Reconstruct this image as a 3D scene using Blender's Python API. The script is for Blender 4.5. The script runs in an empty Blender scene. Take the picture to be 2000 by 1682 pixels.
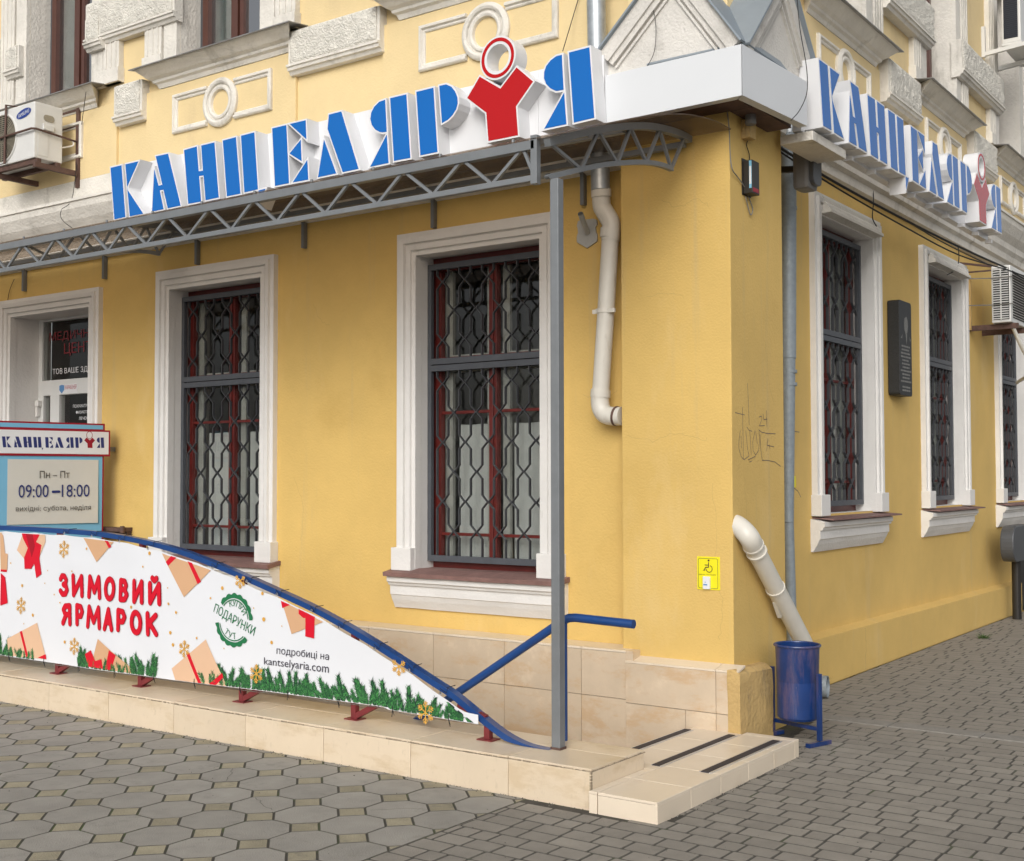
import bpy, bmesh, math, random
from mathutils import Vector, Matrix, noise
random.seed(7)
S = bpy.context.scene
rad = math.radians
# ------------------------------------------------------------------ camera
CAMF, YAW, PIT, ROL = 2383.264, rad(-35.50885), rad(2.159865), rad(-0.0964)
CF = Vector((math.sin(YAW)*math.cos(PIT), math.cos(YAW)*math.cos(PIT), math.sin(PIT)))
_r0 = Vector((math.cos(YAW), -math.sin(YAW), 0)); _u0 = _r0.cross(CF)
CR = _r0*math.cos(ROL)+_u0*math.sin(ROL); CU = -_r0*math.sin(ROL)+_u0*math.cos(ROL)
CP = Vector((0, 0, 1.6))
cam = bpy.data.objects.new('camera', bpy.data.cameras.new('camera')); S.collection.objects.link(cam)
cam.matrix_world = Matrix(((CR.x, CU.x, -CF.x, CP.x), (CR.y, CU.y, -CF.y, CP.y), (CR.z, CU.z, -CF.z, CP.z), (0, 0, 0, 1)))
cam.data.sensor_width = 36; cam.data.lens = CAMF/2000*36; cam.data.clip_end = 6000; cam.data.clip_start = .05
S.camera = cam
# ------------------------------------------------------------------ world, sun, exposure
SUN_EL, SUN_AZ = rad(30), rad(158)          # azimuth clockwise from +Y
W = bpy.data.worlds.new('World'); S.world = W; W.use_nodes = True
nt = W.node_tree; bg = nt.nodes['Background']
sky = nt.nodes.new('ShaderNodeTexSky'); sky.sky_type = 'NISHITA'; sky.sun_disc = False
sky.sun_elevation = SUN_EL; sky.sun_rotation = SUN_AZ; sky.dust_density = 4; sky.air_density = 1.0; sky.ozone_density = 1
hs = nt.nodes.new('ShaderNodeHueSaturation'); hs.inputs['Saturation'].default_value = .26
nt.links.new(sky.outputs[0], hs.inputs['Color']); nt.links.new(hs.outputs[0], bg.inputs[0])
bg.inputs[1].default_value = .15
sl = bpy.data.lights.new('sun', 'SUN'); sl.energy = .8; sl.angle = rad(35); sl.color = (1, .985, .96)
so = bpy.data.objects.new('sun', sl); S.collection.objects.link(so)
sd = Vector((math.sin(SUN_AZ)*math.cos(SUN_EL), math.cos(SUN_AZ)*math.cos(SUN_EL), math.sin(SUN_EL)))
so.rotation_euler = sd.to_track_quat('Z', 'Y').to_euler()
S.view_settings.view_transform = 'Standard'; S.view_settings.look = 'None'
S.view_settings.exposure = 0.0; S.view_settings.gamma = 1
S.view_settings.use_curve_mapping = False
S.cycles.max_bounces = 6

# ------------------------------------------------------------------ helpers
def at(px, py, **k):
    """point of the photograph lying on the given real plane (x=, y= or z=)"""
    d = CF + CR*((px-1000)/CAMF) - CU*((py-841)/CAMF)
    (a, v), = k.items(); i = 'xyz'.index(a)
    return CP + d*((v-CP[i])/d[i])
FW, RX = 6.85, -3.60                         # wall faces: front wall y, side wall x
def front(u, w, z): return Vector((u, FW-w, z))
def side(u, w, z): return Vector((RX+w, u, z))
def plain(x, y, z): return Vector((x, y, z))

class MB:
    def __init__(s, fr=plain): s.v = []; s.f = []; s.fr = fr; s.mi = []; s.m = 0
    def add(s, vs, fs):
        n = len(s.v); s.v += [s.fr(*v) for v in vs]; s.f += [tuple(i+n for i in f) for f in fs]; s.mi += [s.m]*len(fs); return s
    def box(s, a0, a1, b0, b1, c0, c1, taper=0):
        t = taper
        return s.add([(a0, b0, c0), (a1, b0, c0), (a1, b1, c0), (a0, b1, c0), (a0+t, b0+t, c1), (a1-t, b0+t, c1), (a1-t, b1-t, c1), (a0+t, b1-t, c1)],
                     [(0, 3, 2, 1), (4, 5, 6, 7), (0, 1, 5, 4), (1, 2, 6, 5), (2, 3, 7, 6), (3, 0, 4, 7)])
    def prism(s, poly, w0, w1):
        """poly in (u,z), extruded along w"""
        n = len(poly)
        return s.add([(u, w0, z) for u, z in poly]+[(u, w1, z) for u, z in poly],
                     [tuple(range(n))[::-1], tuple(range(n, 2*n))]+[(i, (i+1) % n, n+(i+1) % n, n+i) for i in range(n)])
    def flat(s, poly, w): return s.add([(u, w, z) for u, z in poly], [tuple(range(len(poly)))])
    def slab(s, poly, z0, z1, bev=.004, edge=None):
        """poly in (x,y), vertical prism with a chamfered top"""
        n = len(poly); ins = inset(poly, bev); m0 = len(s.mi)
        s.add([(x, y, z0) for x, y in poly]+[(x, y, z1-bev) for x, y in poly]+[(x, y, z1) for x, y in ins],
                     [tuple(range(2*n, 3*n))]+[(i, (i+1) % n, n+(i+1) % n, n+i) for i in range(n)]+[(n+i, n+(i+1) % n, 2*n+(i+1) % n, 2*n+i) for i in range(n)])
        if edge is not None: s.mi[m0+1:] = [edge]*(2*n)       # grimed worn edges
        return s
    def extr(s, prof, u0, u1, e0=0, e1=0):
        """prof in (w,z) extruded along u; e0/e1 push the ends in with the depth (returned mouldings)"""
        n = len(prof); 
        return s.add([(u0-e0*w, w, z) for w, z in prof]+[(u1+e1*w, w, z) for w, z in prof],
                     [tuple(range(n)), tuple(range(n, 2*n))[::-1]]+[(i, n+i, n+(i+1) % n, (i+1) % n) for i in range(n)])
    def sweep(s, stations, prof):
        """stations: list of functions d -> (u,z); prof: list of (d,w)"""
        n = len(prof); m = len(stations); vs = []
        for st in stations:
            for d, w in prof: u, z = st(d); vs.append((u, w, z))
        fs = [(i*n+j, i*n+j+1, (i+1)*n+j+1, (i+1)*n+j) for i in range(m-1) for j in range(n-1)]
        fs += [tuple(range(n)), tuple(range((m-1)*n, m*n))[::-1]]
        return s.add(vs, fs)
    def tube(s, pts, r, n=8, close=False, r1=None, caps=True):
        pts = [Vector(p) for p in pts]; m = len(pts); rings = []; up = None
        for i, p in enumerate(pts):
            if close: t = (pts[(i+1) % m]-pts[i-1]).normalized()
            else: t = (pts[min(i+1, m-1)]-pts[max(i-1, 0)]).normalized()
            if up is None:
                up = Vector((0, 0, 1)) if abs(t.z) < .9 else Vector((1, 0, 0))
            a = t.cross(up).normalized(); b = a.cross(t); up = b
            rr = r if r1 is None else r+(r1-r)*i/(m-1)
            rings += [p+a*rr*math.cos(2*math.pi*k/n)+b*rr*math.sin(2*math.pi*k/n) for k in range(n)]
        fs = [(i*n+k, i*n+(k+1) % n, ((i+1) % m)*n+(k+1) % n, ((i+1) % m)*n+k) for i in range(m if close else m-1) for k in range(n)]
        if not close and caps: fs += [tuple(range(n))[::-1], tuple(range((m-1)*n, m*n))]
        fr, s.fr = s.fr, (lambda x, y, z: Vector((x, y, z)))
        s.add([tuple(v) for v in rings], fs); s.fr = fr; return s
    def bar(s, p, q, hw, hh=None, up=(0, 0, 1)):
        """square bar from p to q"""
        p = Vector(p); q = Vector(q); hh = hh or hw; t = (q-p).normalized(); u = Vector(up)
        if abs(t.dot(u)) > .95: u = Vector((0, 1, 0))
        a = t.cross(u).normalized()*hw; b = a.cross(t).normalized()*hh
        fr, s.fr = s.fr, (lambda x, y, z: Vector((x, y, z)))
        s.add([tuple(c) for e in (p, q) for c in (e+a+b, e-a+b, e-a-b, e+a-b)], [(0, 1, 2, 3), (7, 6, 5, 4), (0, 4, 5, 1), (1, 5, 6, 2), (2, 6, 7, 3), (3, 7, 4, 0)])
        s.fr = fr; return s
    def lathe(s, prof, c, axis='w', n=32):
        """prof list of (r, h); rings about axis w (facade) or z through c=(u,w,z)"""
        vs = []
        for r, h in prof:
            for k in range(n):
                a = 2*math.pi*k/n
                if axis == 'w': vs.append((c[0]+r*math.cos(a), c[1]+h, c[2]+r*math.sin(a)))
                else: vs.append((c[0]+r*math.cos(a), c[1]+r*math.sin(a), c[2]+h))
        m = len(prof)
        return s.add(vs, [(i*n+k, i*n+(k+1) % n, (i+1)*n+(k+1) % n, (i+1)*n+k) for i in range(m-1) for k in range(n)])
    def mesh(s, name, mats, smooth=False, bevel=0, angle=30, post=None, recalc=True):
        me = bpy.data.meshes.new(name); me.from_pydata([tuple(v) for v in s.v], [], s.f)
        mats = mats if isinstance(mats, (list, tuple)) else [mats]
        for m in mats: me.materials.append(m)
        for p, i in zip(me.polygons, s.mi): p.material_index = i
        bm = bmesh.new(); bm.from_mesh(me)
        if recalc: bmesh.ops.recalc_face_normals(bm, faces=bm.faces)
        if bevel:
            ed = [e for e in bm.edges if len(e.link_faces) == 2 and e.calc_face_angle(0) > rad(40)]
            bmesh.ops.bevel(bm, geom=ed, offset=bevel, segments=2, profile=.6, affect='EDGES', clamp_overlap=True)
        if post: post(bm)
        bm.to_mesh(me); bm.free()
        if smooth:
            for p in me.polygons: p.use_smooth = True
            try: me.set_sharp_from_angle(angle=rad(angle))
            except Exception: pass
        return me
    def build(s, name, mats, parent=None, kind=None, **k):
        return link(name, s.mesh(name, mats, **k), parent, kind)
def inset(poly, d):
    n = len(poly); out = []
    area = sum(poly[i][0]*poly[(i+1) % n][1]-poly[(i+1) % n][0]*poly[i][1] for i in range(n))
    sg = 1 if area > 0 else -1
    for i in range(n):
        p0 = Vector(poly[i-1]); p1 = Vector(poly[i]); p2 = Vector(poly[(i+1) % n])
        a = (p1-p0).normalized(); b = (p2-p1).normalized()
        na = Vector((-a.y, a.x))*sg; nb = Vector((-b.y, b.x))*sg
        bis = na+nb
        if bis.length < 1e-6: out.append(tuple(p1+na*d)); continue
        bis.normalize(); c = max(.35, bis.dot(na)); out.append(tuple(p1+bis*(d/c)))
    return out
def link(name, me, parent=None, kind=None, loc=None):
    o = bpy.data.objects.new(name, me); S.collection.objects.link(o)
    if loc is not None: o.location = loc
    if parent is not None:
        o.parent = parent; o.matrix_parent_inverse = Matrix.Translation(parent_world(parent)).inverted()
    if kind: o['kind'] = kind
    return o
def parent_world(p):
    v = Vector(p.location)
    return v
def tag(o, label=None, cat=None, group=None, kind=None):
    for k, v in (('label', label), ('category', cat), ('group', group), ('kind', kind)):
        if v: o[k] = v
    return o
def thing(name, label, cat, loc, group=None):
    o = bpy.data.objects.new(name, None); S.collection.objects.link(o); o.location = loc; o.empty_display_size = .1
    return tag(o, label, cat, group)
def clip(poly, x0, x1, y0, y1):
    def cut(P, f, g):
        o = []
        for i in range(len(P)):
            a, b = P[i-1], P[i]; fa, fb = f(a), f(b)
            if (fa >= 0) != (fb >= 0): t = fa/(fa-fb); o.append((a[0]+(b[0]-a[0])*t, a[1]+(b[1]-a[1])*t))
            if fb >= 0: o.append(b)
        return o
    for f in (lambda p: p[0]-x0, lambda p: x1-p[0], lambda p: p[1]-y0, lambda p: y1-p[1]):
        poly = cut(poly, f, None)
        if len(poly) < 3: return []
    o = []
    for p in poly:
        if not o or (Vector(p)-Vector(o[-1])).length > 1e-4: o.append(p)
    if len(o) > 2 and (Vector(o[0])-Vector(o[-1])).length < 1e-4: o.pop()
    return o if len(o) > 2 else []

# ------------------------------------------------------------------ materials
def mat(name, col, rough=.7, metal=0, var=.12, scale=6, bump=0, bscale=40, stains=None, spec=.5, objvar=0, coat=0, detail=6, streak=None, chips=None):
    """Principled with grain: var = tonal variation, stains = [(colour, threshold, scale, strength)]"""
    m = bpy.data.materials.new(name); m.use_nodes = True; n = m.node_tree.nodes; L = m.node_tree.links
    b = n['Principled BSDF']; b.inputs['Roughness'].default_value = rough; b.inputs['Metallic'].default_value = metal
    b.inputs['Specular IOR Level'].default_value = spec; b.inputs['Coat Weight'].default_value = coat
    tc = n.new('ShaderNodeTexCoord'); co = tc.outputs['Object']
    if objvar:
        oi = n.new('ShaderNodeObjectInfo'); mp = n.new('ShaderNodeVectorMath'); mp.operation = 'MULTIPLY_ADD'
        mp.inputs[1].default_value = (37, 53, 71); L.new(oi.outputs['Random'], mp.inputs[0]); L.new(co, mp.inputs[2]); co = mp.outputs[0]
    nz = n.new('ShaderNodeTexNoise'); nz.inputs['Scale'].default_value = scale; nz.inputs['Detail'].default_value = detail; nz.inputs['Roughness'].default_value = .65
    L.new(co, nz.inputs['Vector'])
    cr = n.new('ShaderNodeMapRange'); cr.inputs[1].default_value = .3; cr.inputs[2].default_value = .7
    cr.inputs[3].default_value = 1-var; cr.inputs[4].default_value = 1+var; L.new(nz.outputs[0], cr.inputs[0])
    mul = n.new('ShaderNodeVectorMath'); mul.operation = 'SCALE'; mul.inputs[0].default_value = col[:3]; L.new(cr.outputs[0], mul.inputs['Scale'])
    out = mul.outputs[0]
    if objvar:
        mr = n.new('ShaderNodeMapRange'); mr.inputs[3].default_value = 1-objvar; mr.inputs[4].default_value = 1+objvar; L.new(oi.outputs['Random'], mr.inputs[0])
        m2 = n.new('ShaderNodeVectorMath'); m2.operation = 'SCALE'; L.new(out, m2.inputs[0]); L.new(mr.outputs[0], m2.inputs['Scale']); out = m2.outputs[0]
    for sc_col, th, ssc, st in (stains or []):
        nn = n.new('ShaderNodeTexNoise'); nn.inputs['Scale'].default_value = 1; nn.inputs['Detail'].default_value = 8; nn.inputs['Roughness'].default_value = .7
        mpp = n.new('ShaderNodeMapping')
        if isinstance(ssc, (int, float)): ssc = (ssc, ssc, ssc)
        mpp.inputs['Scale'].default_value = ssc; L.new(co, mpp.inputs[0]); L.new(mpp.outputs[0], nn.inputs['Vector'])
        rr = n.new('ShaderNodeMapRange'); rr.inputs[1].default_value = th; rr.inputs[2].default_value = th+.13; rr.inputs[4].default_value = st
        L.new(nn.outputs[0], rr.inputs[0]); mx = n.new('ShaderNodeMix'); mx.data_type = 'RGBA'
        L.new(rr.outputs[0], mx.inputs[0]); L.new(out, mx.inputs[6]); mx.inputs[7].default_value = (*sc_col[:3], 1); out = mx.outputs[2]
    L.new(out, b.inputs['Base Color'])
    if bump:
        bn = n.new('ShaderNodeTexNoise'); bn.inputs['Scale'].default_value = bscale; bn.inputs['Detail'].default_value = 5; L.new(co, bn.inputs['Vector'])
        bp = n.new('ShaderNodeBump'); bp.inputs['Strength'].default_value = min(1, bump); bp.inputs['Distance'].default_value = .01*max(1, bump)
        L.new(bn.outputs[0], bp.inputs['Height']); L.new(bp.outputs[0], b.inputs['Normal'])
    return m
M = {}
M['yellow'] = mat('yellow_plaster', (.655, .447, .143), .9, var=.085, scale=1.1, bump=.35, bscale=70, stains=[((.56, .36, .10), .56, .7, .55), ((.70, .52, .24), .58, (1.2, 1.2, .45), .5), ((.54, .40, .19), .57, (6, 6, .3), .5), ((.30, .22, .12), .70, (9, 9, 3), .35), ((.33, .24, .13), .755, (2.2, 2.2, 1.2), .5)])
M['yellow_worn'] = mat('worn_yellow_plaster', (.54, .37, .15), .9, var=.16, scale=3, bump=.9, bscale=35, stains=[((.25, .19, .11), .52, (6, 6, 2.0), .6), ((.62, .44, .2), .6, 2, .6)])
M['pale'] = mat('pale_yellow_plaster', (.73, .575, .315), .9, var=.07, scale=1.6, bump=.3, bscale=60, stains=[((.55, .42, .25), .58, (1.5, 1.5, .5), .45), ((.36, .31, .22), .70, (6, 6, 2), .45)])
M['white'] = mat('white_painted_trim', (.72, .705, .68), .8, var=.05, scale=3, bump=.35, bscale=45, stains=[((.42, .40, .35), .62, (2.2, 2.2, 1.0), .5), ((.2, .18, .16), .735, (16, 16, 8), .6)])
M['oldwhite'] = mat('weathered_stucco', (.70, .668, .605), .85, var=.10, scale=4, bump=.8, bscale=40, stains=[((.30, .28, .24), .56, (3, 3, 1.1), .55), ((.15, .13, .11), .68, (11, 11, 5), .6), ((.62, .5, .3), .70, (3, 3, 3), .5)])
M['rough'] = mat('rusticated_stucco', (.74, .71, .635), .9, var=.12, scale=9, bump=2.6, bscale=60, stains=[((.22, .20, .17), .60, 16, .6)])
M['gable'] = mat('gable_stucco', (.64, .615, .57), .9, var=.10, scale=3, bump=.7, bscale=70, stains=[((.35, .32, .28), .55, 2.6, .6), ((.16, .14, .12), .63, (7, 7, 4), .55), ((.11, .1, .09), .66, 40, .6)])
M['flash'] = mat('zinc_flashing', (.26, .26, .26), .5, .5, var=.2, scale=6, stains=[((.12, .11, .09), .6, 5, .5)])
M['zinc'] = mat('galvanised_pipe', (.42, .45, .47), .38, .6, var=.16, scale=22, stains=[((.20, .22, .24), .62, (9, 9, 3), .6)])
M['pipe'] = mat('grey_painted_downpipe', (.27, .31, .34), .55, .15, var=.14, scale=26, stains=[((.48, .52, .55), .61, (30, 30, 12), .7), ((.55, .34, .12), .70, (5, 5, 2), .8)])
M['pvc'] = mat('white_plastic_pipe', (.66, .63, .56), .35, var=.05, scale=5, stains=[((.40, .33, .24), .58, (7, 7, 2), .6), ((.16, .12, .09), .72, (14, 14, 7), .7)])
M['tile'] = mat('beige_stone_tile', (.60, .485, .355), .34, var=.07, scale=5, objvar=.05, stains=[((.54, .36, .20), .50, (3.0, 3.0, 7), .7), ((.72, .60, .45), .56, 5, .6), ((.25, .19, .13), .74, (14, 14, 9), .7)])
M['tile2'] = mat('cream_floor_tile', (.72, .62, .49), .3, var=.04, scale=4, objvar=.035, stains=[((.62, .49, .34), .55, 3, .5), ((.42, .36, .29), .66, 9, .35)])
M['kerbtile'] = mat('worn_kerb_tile', (.68, .565, .42), .38, var=.05, scale=3, objvar=.04, stains=[((.56, .43, .27), .50, (2.5, 2.5, 7), .65), ((.16, .12, .09), .67, (22, 22, 12), .75), ((.40, .32, .22), .58, (40, 40, 14), .35)])
M['grout'] = mat('dark_grout', (.13, .10, .075), .95, var=.3, scale=30, bump=.8)
M['mortar'] = mat('tile_mortar_edge', (.30, .24, .17), .95, var=.35, scale=26, bump=1, stains=[((.10, .07, .06), .55, 20, .8)])
M['soil'] = mat('joint_sand', (.060, .054, .044), 1, var=.35, scale=14, bump=1, stains=[((.075, .10, .03), .56, 2.5, .8)])
M['octa'] = mat('grey_octagon_paver', (.30, .282, .248), .88, var=.12, scale=5, bump=.5, bscale=160, objvar=.07, stains=[((.17, .16, .135), .56, 7, .45), ((.30, .295, .27), .6, 3, .4), ((.10, .095, .08), .70, 30, .5)])
M['square'] = mat('ochre_square_paver', (.31, .275, .19), .88, var=.16, scale=8, bump=.6, bscale=120, objvar=.12, stains=[((.16, .15, .12), .55, 12, .5)])
M['brick'] = mat('grey_brick_paver', (.27, .245, .208), .9, var=.11, scale=7, bump=.6, bscale=170, objvar=.11, stains=[((.14, .13, .11), .58, 6, .45), ((.27, .255, .22), .62, 4, .4), ((.13, .15, .07), .68, 1.4, .35)])
M['conc'] = mat('concrete_band', (.24, .225, .20), .9, var=.15, scale=9, bump=.8, bscale=60, stains=[((.14, .13, .12), .57, 8, .5)])
M['steel'] = mat('grey_painted_steel', (.20, .212, .222), .45, .25, var=.08, scale=9, stains=[((.16, .15, .14), .66, (10, 10, 4), .6)])
M['grille'] = mat('dark_grille_paint', (.055, .058, .064), .5, .1, var=.15, scale=12, stains=[((.16, .15, .135), .62, 14, .6)])
M['grilleframe'] = mat('slate_grille_frame', (.075, .082, .095), .5, .1, var=.1, scale=12, stains=[((.2, .19, .17), .66, 9, .5)])
M['blue'] = mat('blue_gloss_paint', (.008, .052, .20), .33, var=.10, scale=8, stains=[((.02, .03, .09), .67, 9, .5)], coat=.3)
M['binblue'] = mat('scuffed_blue_paint', (.007, .033, .14), .3, var=.2, scale=7, coat=.25, stains=[((.10, .075, .14), .50, (11, 11, 2.2), .75), ((.26, .26, .28), .66, (26, 26, 14), .6), ((.12, .07, .04), .70, 12, .8)])
M['red'] = mat('dark_red_leg_paint', (.17, .022, .025), .5, var=.2, scale=14)
M['sash'] = mat('peeling_red_window_paint', (.115, .013, .010), .42, var=.22, scale=13, stains=[((.26, .15, .12), .68, 22, .6)])
M['sill'] = mat('peeling_maroon_sill', (.22, .125, .11), .7, var=.18, scale=9, bump=.5, stains=[((.60, .55, .47), .67, (7, 7, 20), .9), ((.30, .25, .22), .55, 3, .5)])
M['brown'] = mat('brown_window_frame', (.085, .032, .022), .4, var=.12, scale=10)
M['rust'] = mat('rusty_brown_bracket', (.10, .055, .042), .75, var=.3, scale=18, stains=[((.20, .09, .045), .58, 14, .7)])
M['sign'] = mat('white_acrylic_sign_box', (.74, .745, .76), .32, var=.015, scale=2, stains=[((.60, .58, .55), .68, (3, 3, 1.3), .35)])
M['fascia'] = mat('white_composite_fascia', (.68, .70, .72), .35, var=.012, scale=1.5, stains=[((.58, .57, .55), .68, (2, 2, 1), .3)])
M['signblue'] = mat('blue_acrylic_face', (.0, .128, .47), .12, var=.01, scale=2, spec=.4)
M['signred'] = mat('red_acrylic_face', (.46, .0, .002), .12, var=.01, scale=2, spec=.4)
M['acwhite'] = mat('aged_white_enamel', (.66, .655, .63), .4, var=.05, scale=6, stains=[((.40, .36, .30), .64, (5, 5, 3), .6), ((.12, .10, .09), .74, 9, .8)])
M['acdark'] = mat('fan_recess', (.035, .033, .03), .7, var=.2)
M['acgrille'] = mat('tan_fan_guard', (.28, .25, .19), .6, var=.15)
M['cable'] = mat('black_cable', (.012, .012, .013), .6, var=.2)
M['gcable'] = mat('grey_cable', (.20, .19, .17), .6, var=.2)
M['granite'] = mat('dark_granite_plaque', (.030, .031, .032), .5, var=.25, scale=90, spec=.3)
M['engrave'] = mat('engraved_grey', (.20, .20, .19), .8, var=.2, scale=60)
M['vinyl'] = mat('white_banner_vinyl', (.72, .735, .77), .38, var=.02, scale=1.5)
M['bin_in'] = mat('dark_bin_inside', (.008, .02, .08), .6)
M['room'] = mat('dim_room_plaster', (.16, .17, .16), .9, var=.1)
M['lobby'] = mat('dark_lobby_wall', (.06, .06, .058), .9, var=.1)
M['curtain'] = mat('white_net_curtain', (.78, .82, .81), .9, var=.1, scale=3, bump=1, bscale=9)
M['innersash'] = mat('grey_inner_sash', (.37, .375, .35), .7, var=.12, scale=7)
M['blind'] = mat('grey_pane_backing', (.38, .42, .40), .8, var=.15, scale=3)
M['holder'] = mat('light_grey_painted_plate', (.42, .43, .42), .5, .1, var=.08, scale=8)
M['film'] = mat('frosted_white_film', (.46, .475, .465), .5, var=.08, scale=4, bump=.3, bscale=5)
M['black'] = mat('black_plastic', (.018, .016, .014), .45, var=.1)
M['greybox'] = mat('grey_plastic_housing', (.19, .185, .18), .5, var=.1, stains=[((.5, .48, .42), .7, 6, .6)])
M['cabinet'] = mat('dark_grey_cabinet', (.085, .09, .098), .4, .2, var=.06)
M['door'] = mat('white_plastic_door', (.66, .67, .66), .35, var=.02)
M['strip'] = mat('black_rubber_strip', (.035, .03, .035), .7, var=.15)
M['alu'] = mat('aluminium_edge', (.6, .6, .62), .35, .7)
M['roofmetal'] = mat('blue_grey_roof_sheet', (.26, .30, .335), .5, .2, var=.08, scale=4, stains=[((.62, .62, .56), .72, 18, 1)])
M['grass'] = mat('grass_blade', (.055, .12, .02), .7, var=.3, scale=30)
M['bark'] = mat('dark_bark', (.05, .042, .035), .9, var=.3)
def flatc(name, c, rough=.45): M[name] = mat(name, c, rough, var=.02); return M[name]
for nm, c in dict(print_red=(.62, .0, .018), print_dark_red=(.36, .0, .012), print_kraft=(.62, .37, .21), print_kraft_light=(.70, .46, .30), print_gold=(.66, .36, .06), print_green=(.015, .15, .045),
                  print_fir=(.014, .085, .03), print_fir_light=(.06, .26, .07), print_fir_dark=(.008, .03, .022), print_ink=(.03, .025, .045), print_stamp=(.012, .16, .06), print_navy=(.02, .03, .15),
                  print_sky=(.18, .45, .65), print_frame_red=(.30, .005, .02), print_white=(.72, .73, .75), print_grey=(.60, .59, .54), print_blue=(.01, .04, .24), print_yellow=(.80, .72, .01),
                  print_brown=(.05, .02, .02), print_text=(.085, .075, .065), print_medred=(.20, .006, .012), print_bluegrey=(.10, .25, .5), print_pink=(.5, .12, .16), pencil=(.10, .085, .09)).items(): flatc(nm, c)
def glass(name, tint=(.75, .8, .78), refl=1.0, base=.0):
    m = bpy.data.materials.new(name); m.use_nodes = True; n = m.node_tree.nodes; L = m.node_tree.links; n.remove(n['Principled BSDF'])
    t = n.new('ShaderNodeBsdfTransparent'); t.inputs[0].default_value = (*tint, 1); g = n.new('ShaderNodeBsdfGlossy'); g.inputs['Roughness'].default_value = .02
    f = n.new('ShaderNodeFresnel'); f.inputs[0].default_value = 1.5; ge = n.new('ShaderNodeNewGeometry'); bf = n.new('ShaderNodeMath'); bf.operation = 'SUBTRACT'; bf.inputs[0].default_value = 1; L.new(ge.outputs['Backfacing'], bf.inputs[1]); fm = n.new('ShaderNodeMath'); fm.operation = 'MULTIPLY'; a = n.new('ShaderNodeMath'); a.operation = 'MULTIPLY_ADD'; a.inputs[1].default_value = refl; a.inputs[2].default_value = base; a.use_clamp = True
    nz = n.new('ShaderNodeTexNoise'); nz.inputs['Scale'].default_value = 1.6; bp = n.new('ShaderNodeBump'); bp.inputs['Strength'].default_value = .05; bp.inputs['Distance'].default_value = .02
    tc = n.new('ShaderNodeTexCoord'); L.new(tc.outputs['Object'], nz.inputs[0]); L.new(nz.outputs[0], bp.inputs['Height']); L.new(bp.outputs[0], g.inputs['Normal'])
    x = n.new('ShaderNodeMixShader'); L.new(f.outputs[0], a.inputs[0]); L.new(a.outputs[0], fm.inputs[0]); L.new(bf.outputs[0], fm.inputs[1]); L.new(fm.outputs[0], x.inputs[0]); L.new(t.outputs[0], x.inputs[1]); L.new(g.outputs[0], x.inputs[2]); L.new(x.outputs[0], n['Material Output'].inputs[0])
    return m
M['glass'] = glass('window_glass', (.91, .92, .91), 1.0, .02); M['upglass'] = glass('upper_window_glass', (.6, .66, .66), 2.0, .36)
def poly_mat():
    m = bpy.data.materials.new('smoky_polycarbonate'); m.use_nodes = True; n = m.node_tree.nodes; L = m.node_tree.links
    b = n['Principled BSDF']; b.inputs['Roughness'].default_value = .3; b.inputs['Base Color'].default_value = (.20, .16, .13, 1)
    t = n.new('ShaderNodeBsdfTransparent'); t.inputs[0].default_value = (.80, .74, .68, 1); x = n.new('ShaderNodeMixShader')
    nz = n.new('ShaderNodeTexNoise'); nz.inputs['Scale'].default_value = 3; nz.inputs['Detail'].default_value = 6
    r = n.new('ShaderNodeMapRange'); r.inputs[1].default_value = .35; r.inputs[2].default_value = .7; r.inputs[3].default_value = .18; r.inputs[4].default_value = .5
    L.new(nz.outputs[0], r.inputs[0]); L.new(r.outputs[0], x.inputs[0])
    L.new(t.outputs[0], x.inputs[1]); L.new(b.outputs[0], x.inputs[2]); L.new(x.outputs[0], n['Material Output'].inputs[0]); return m
M['poly'] = poly_mat()

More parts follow.
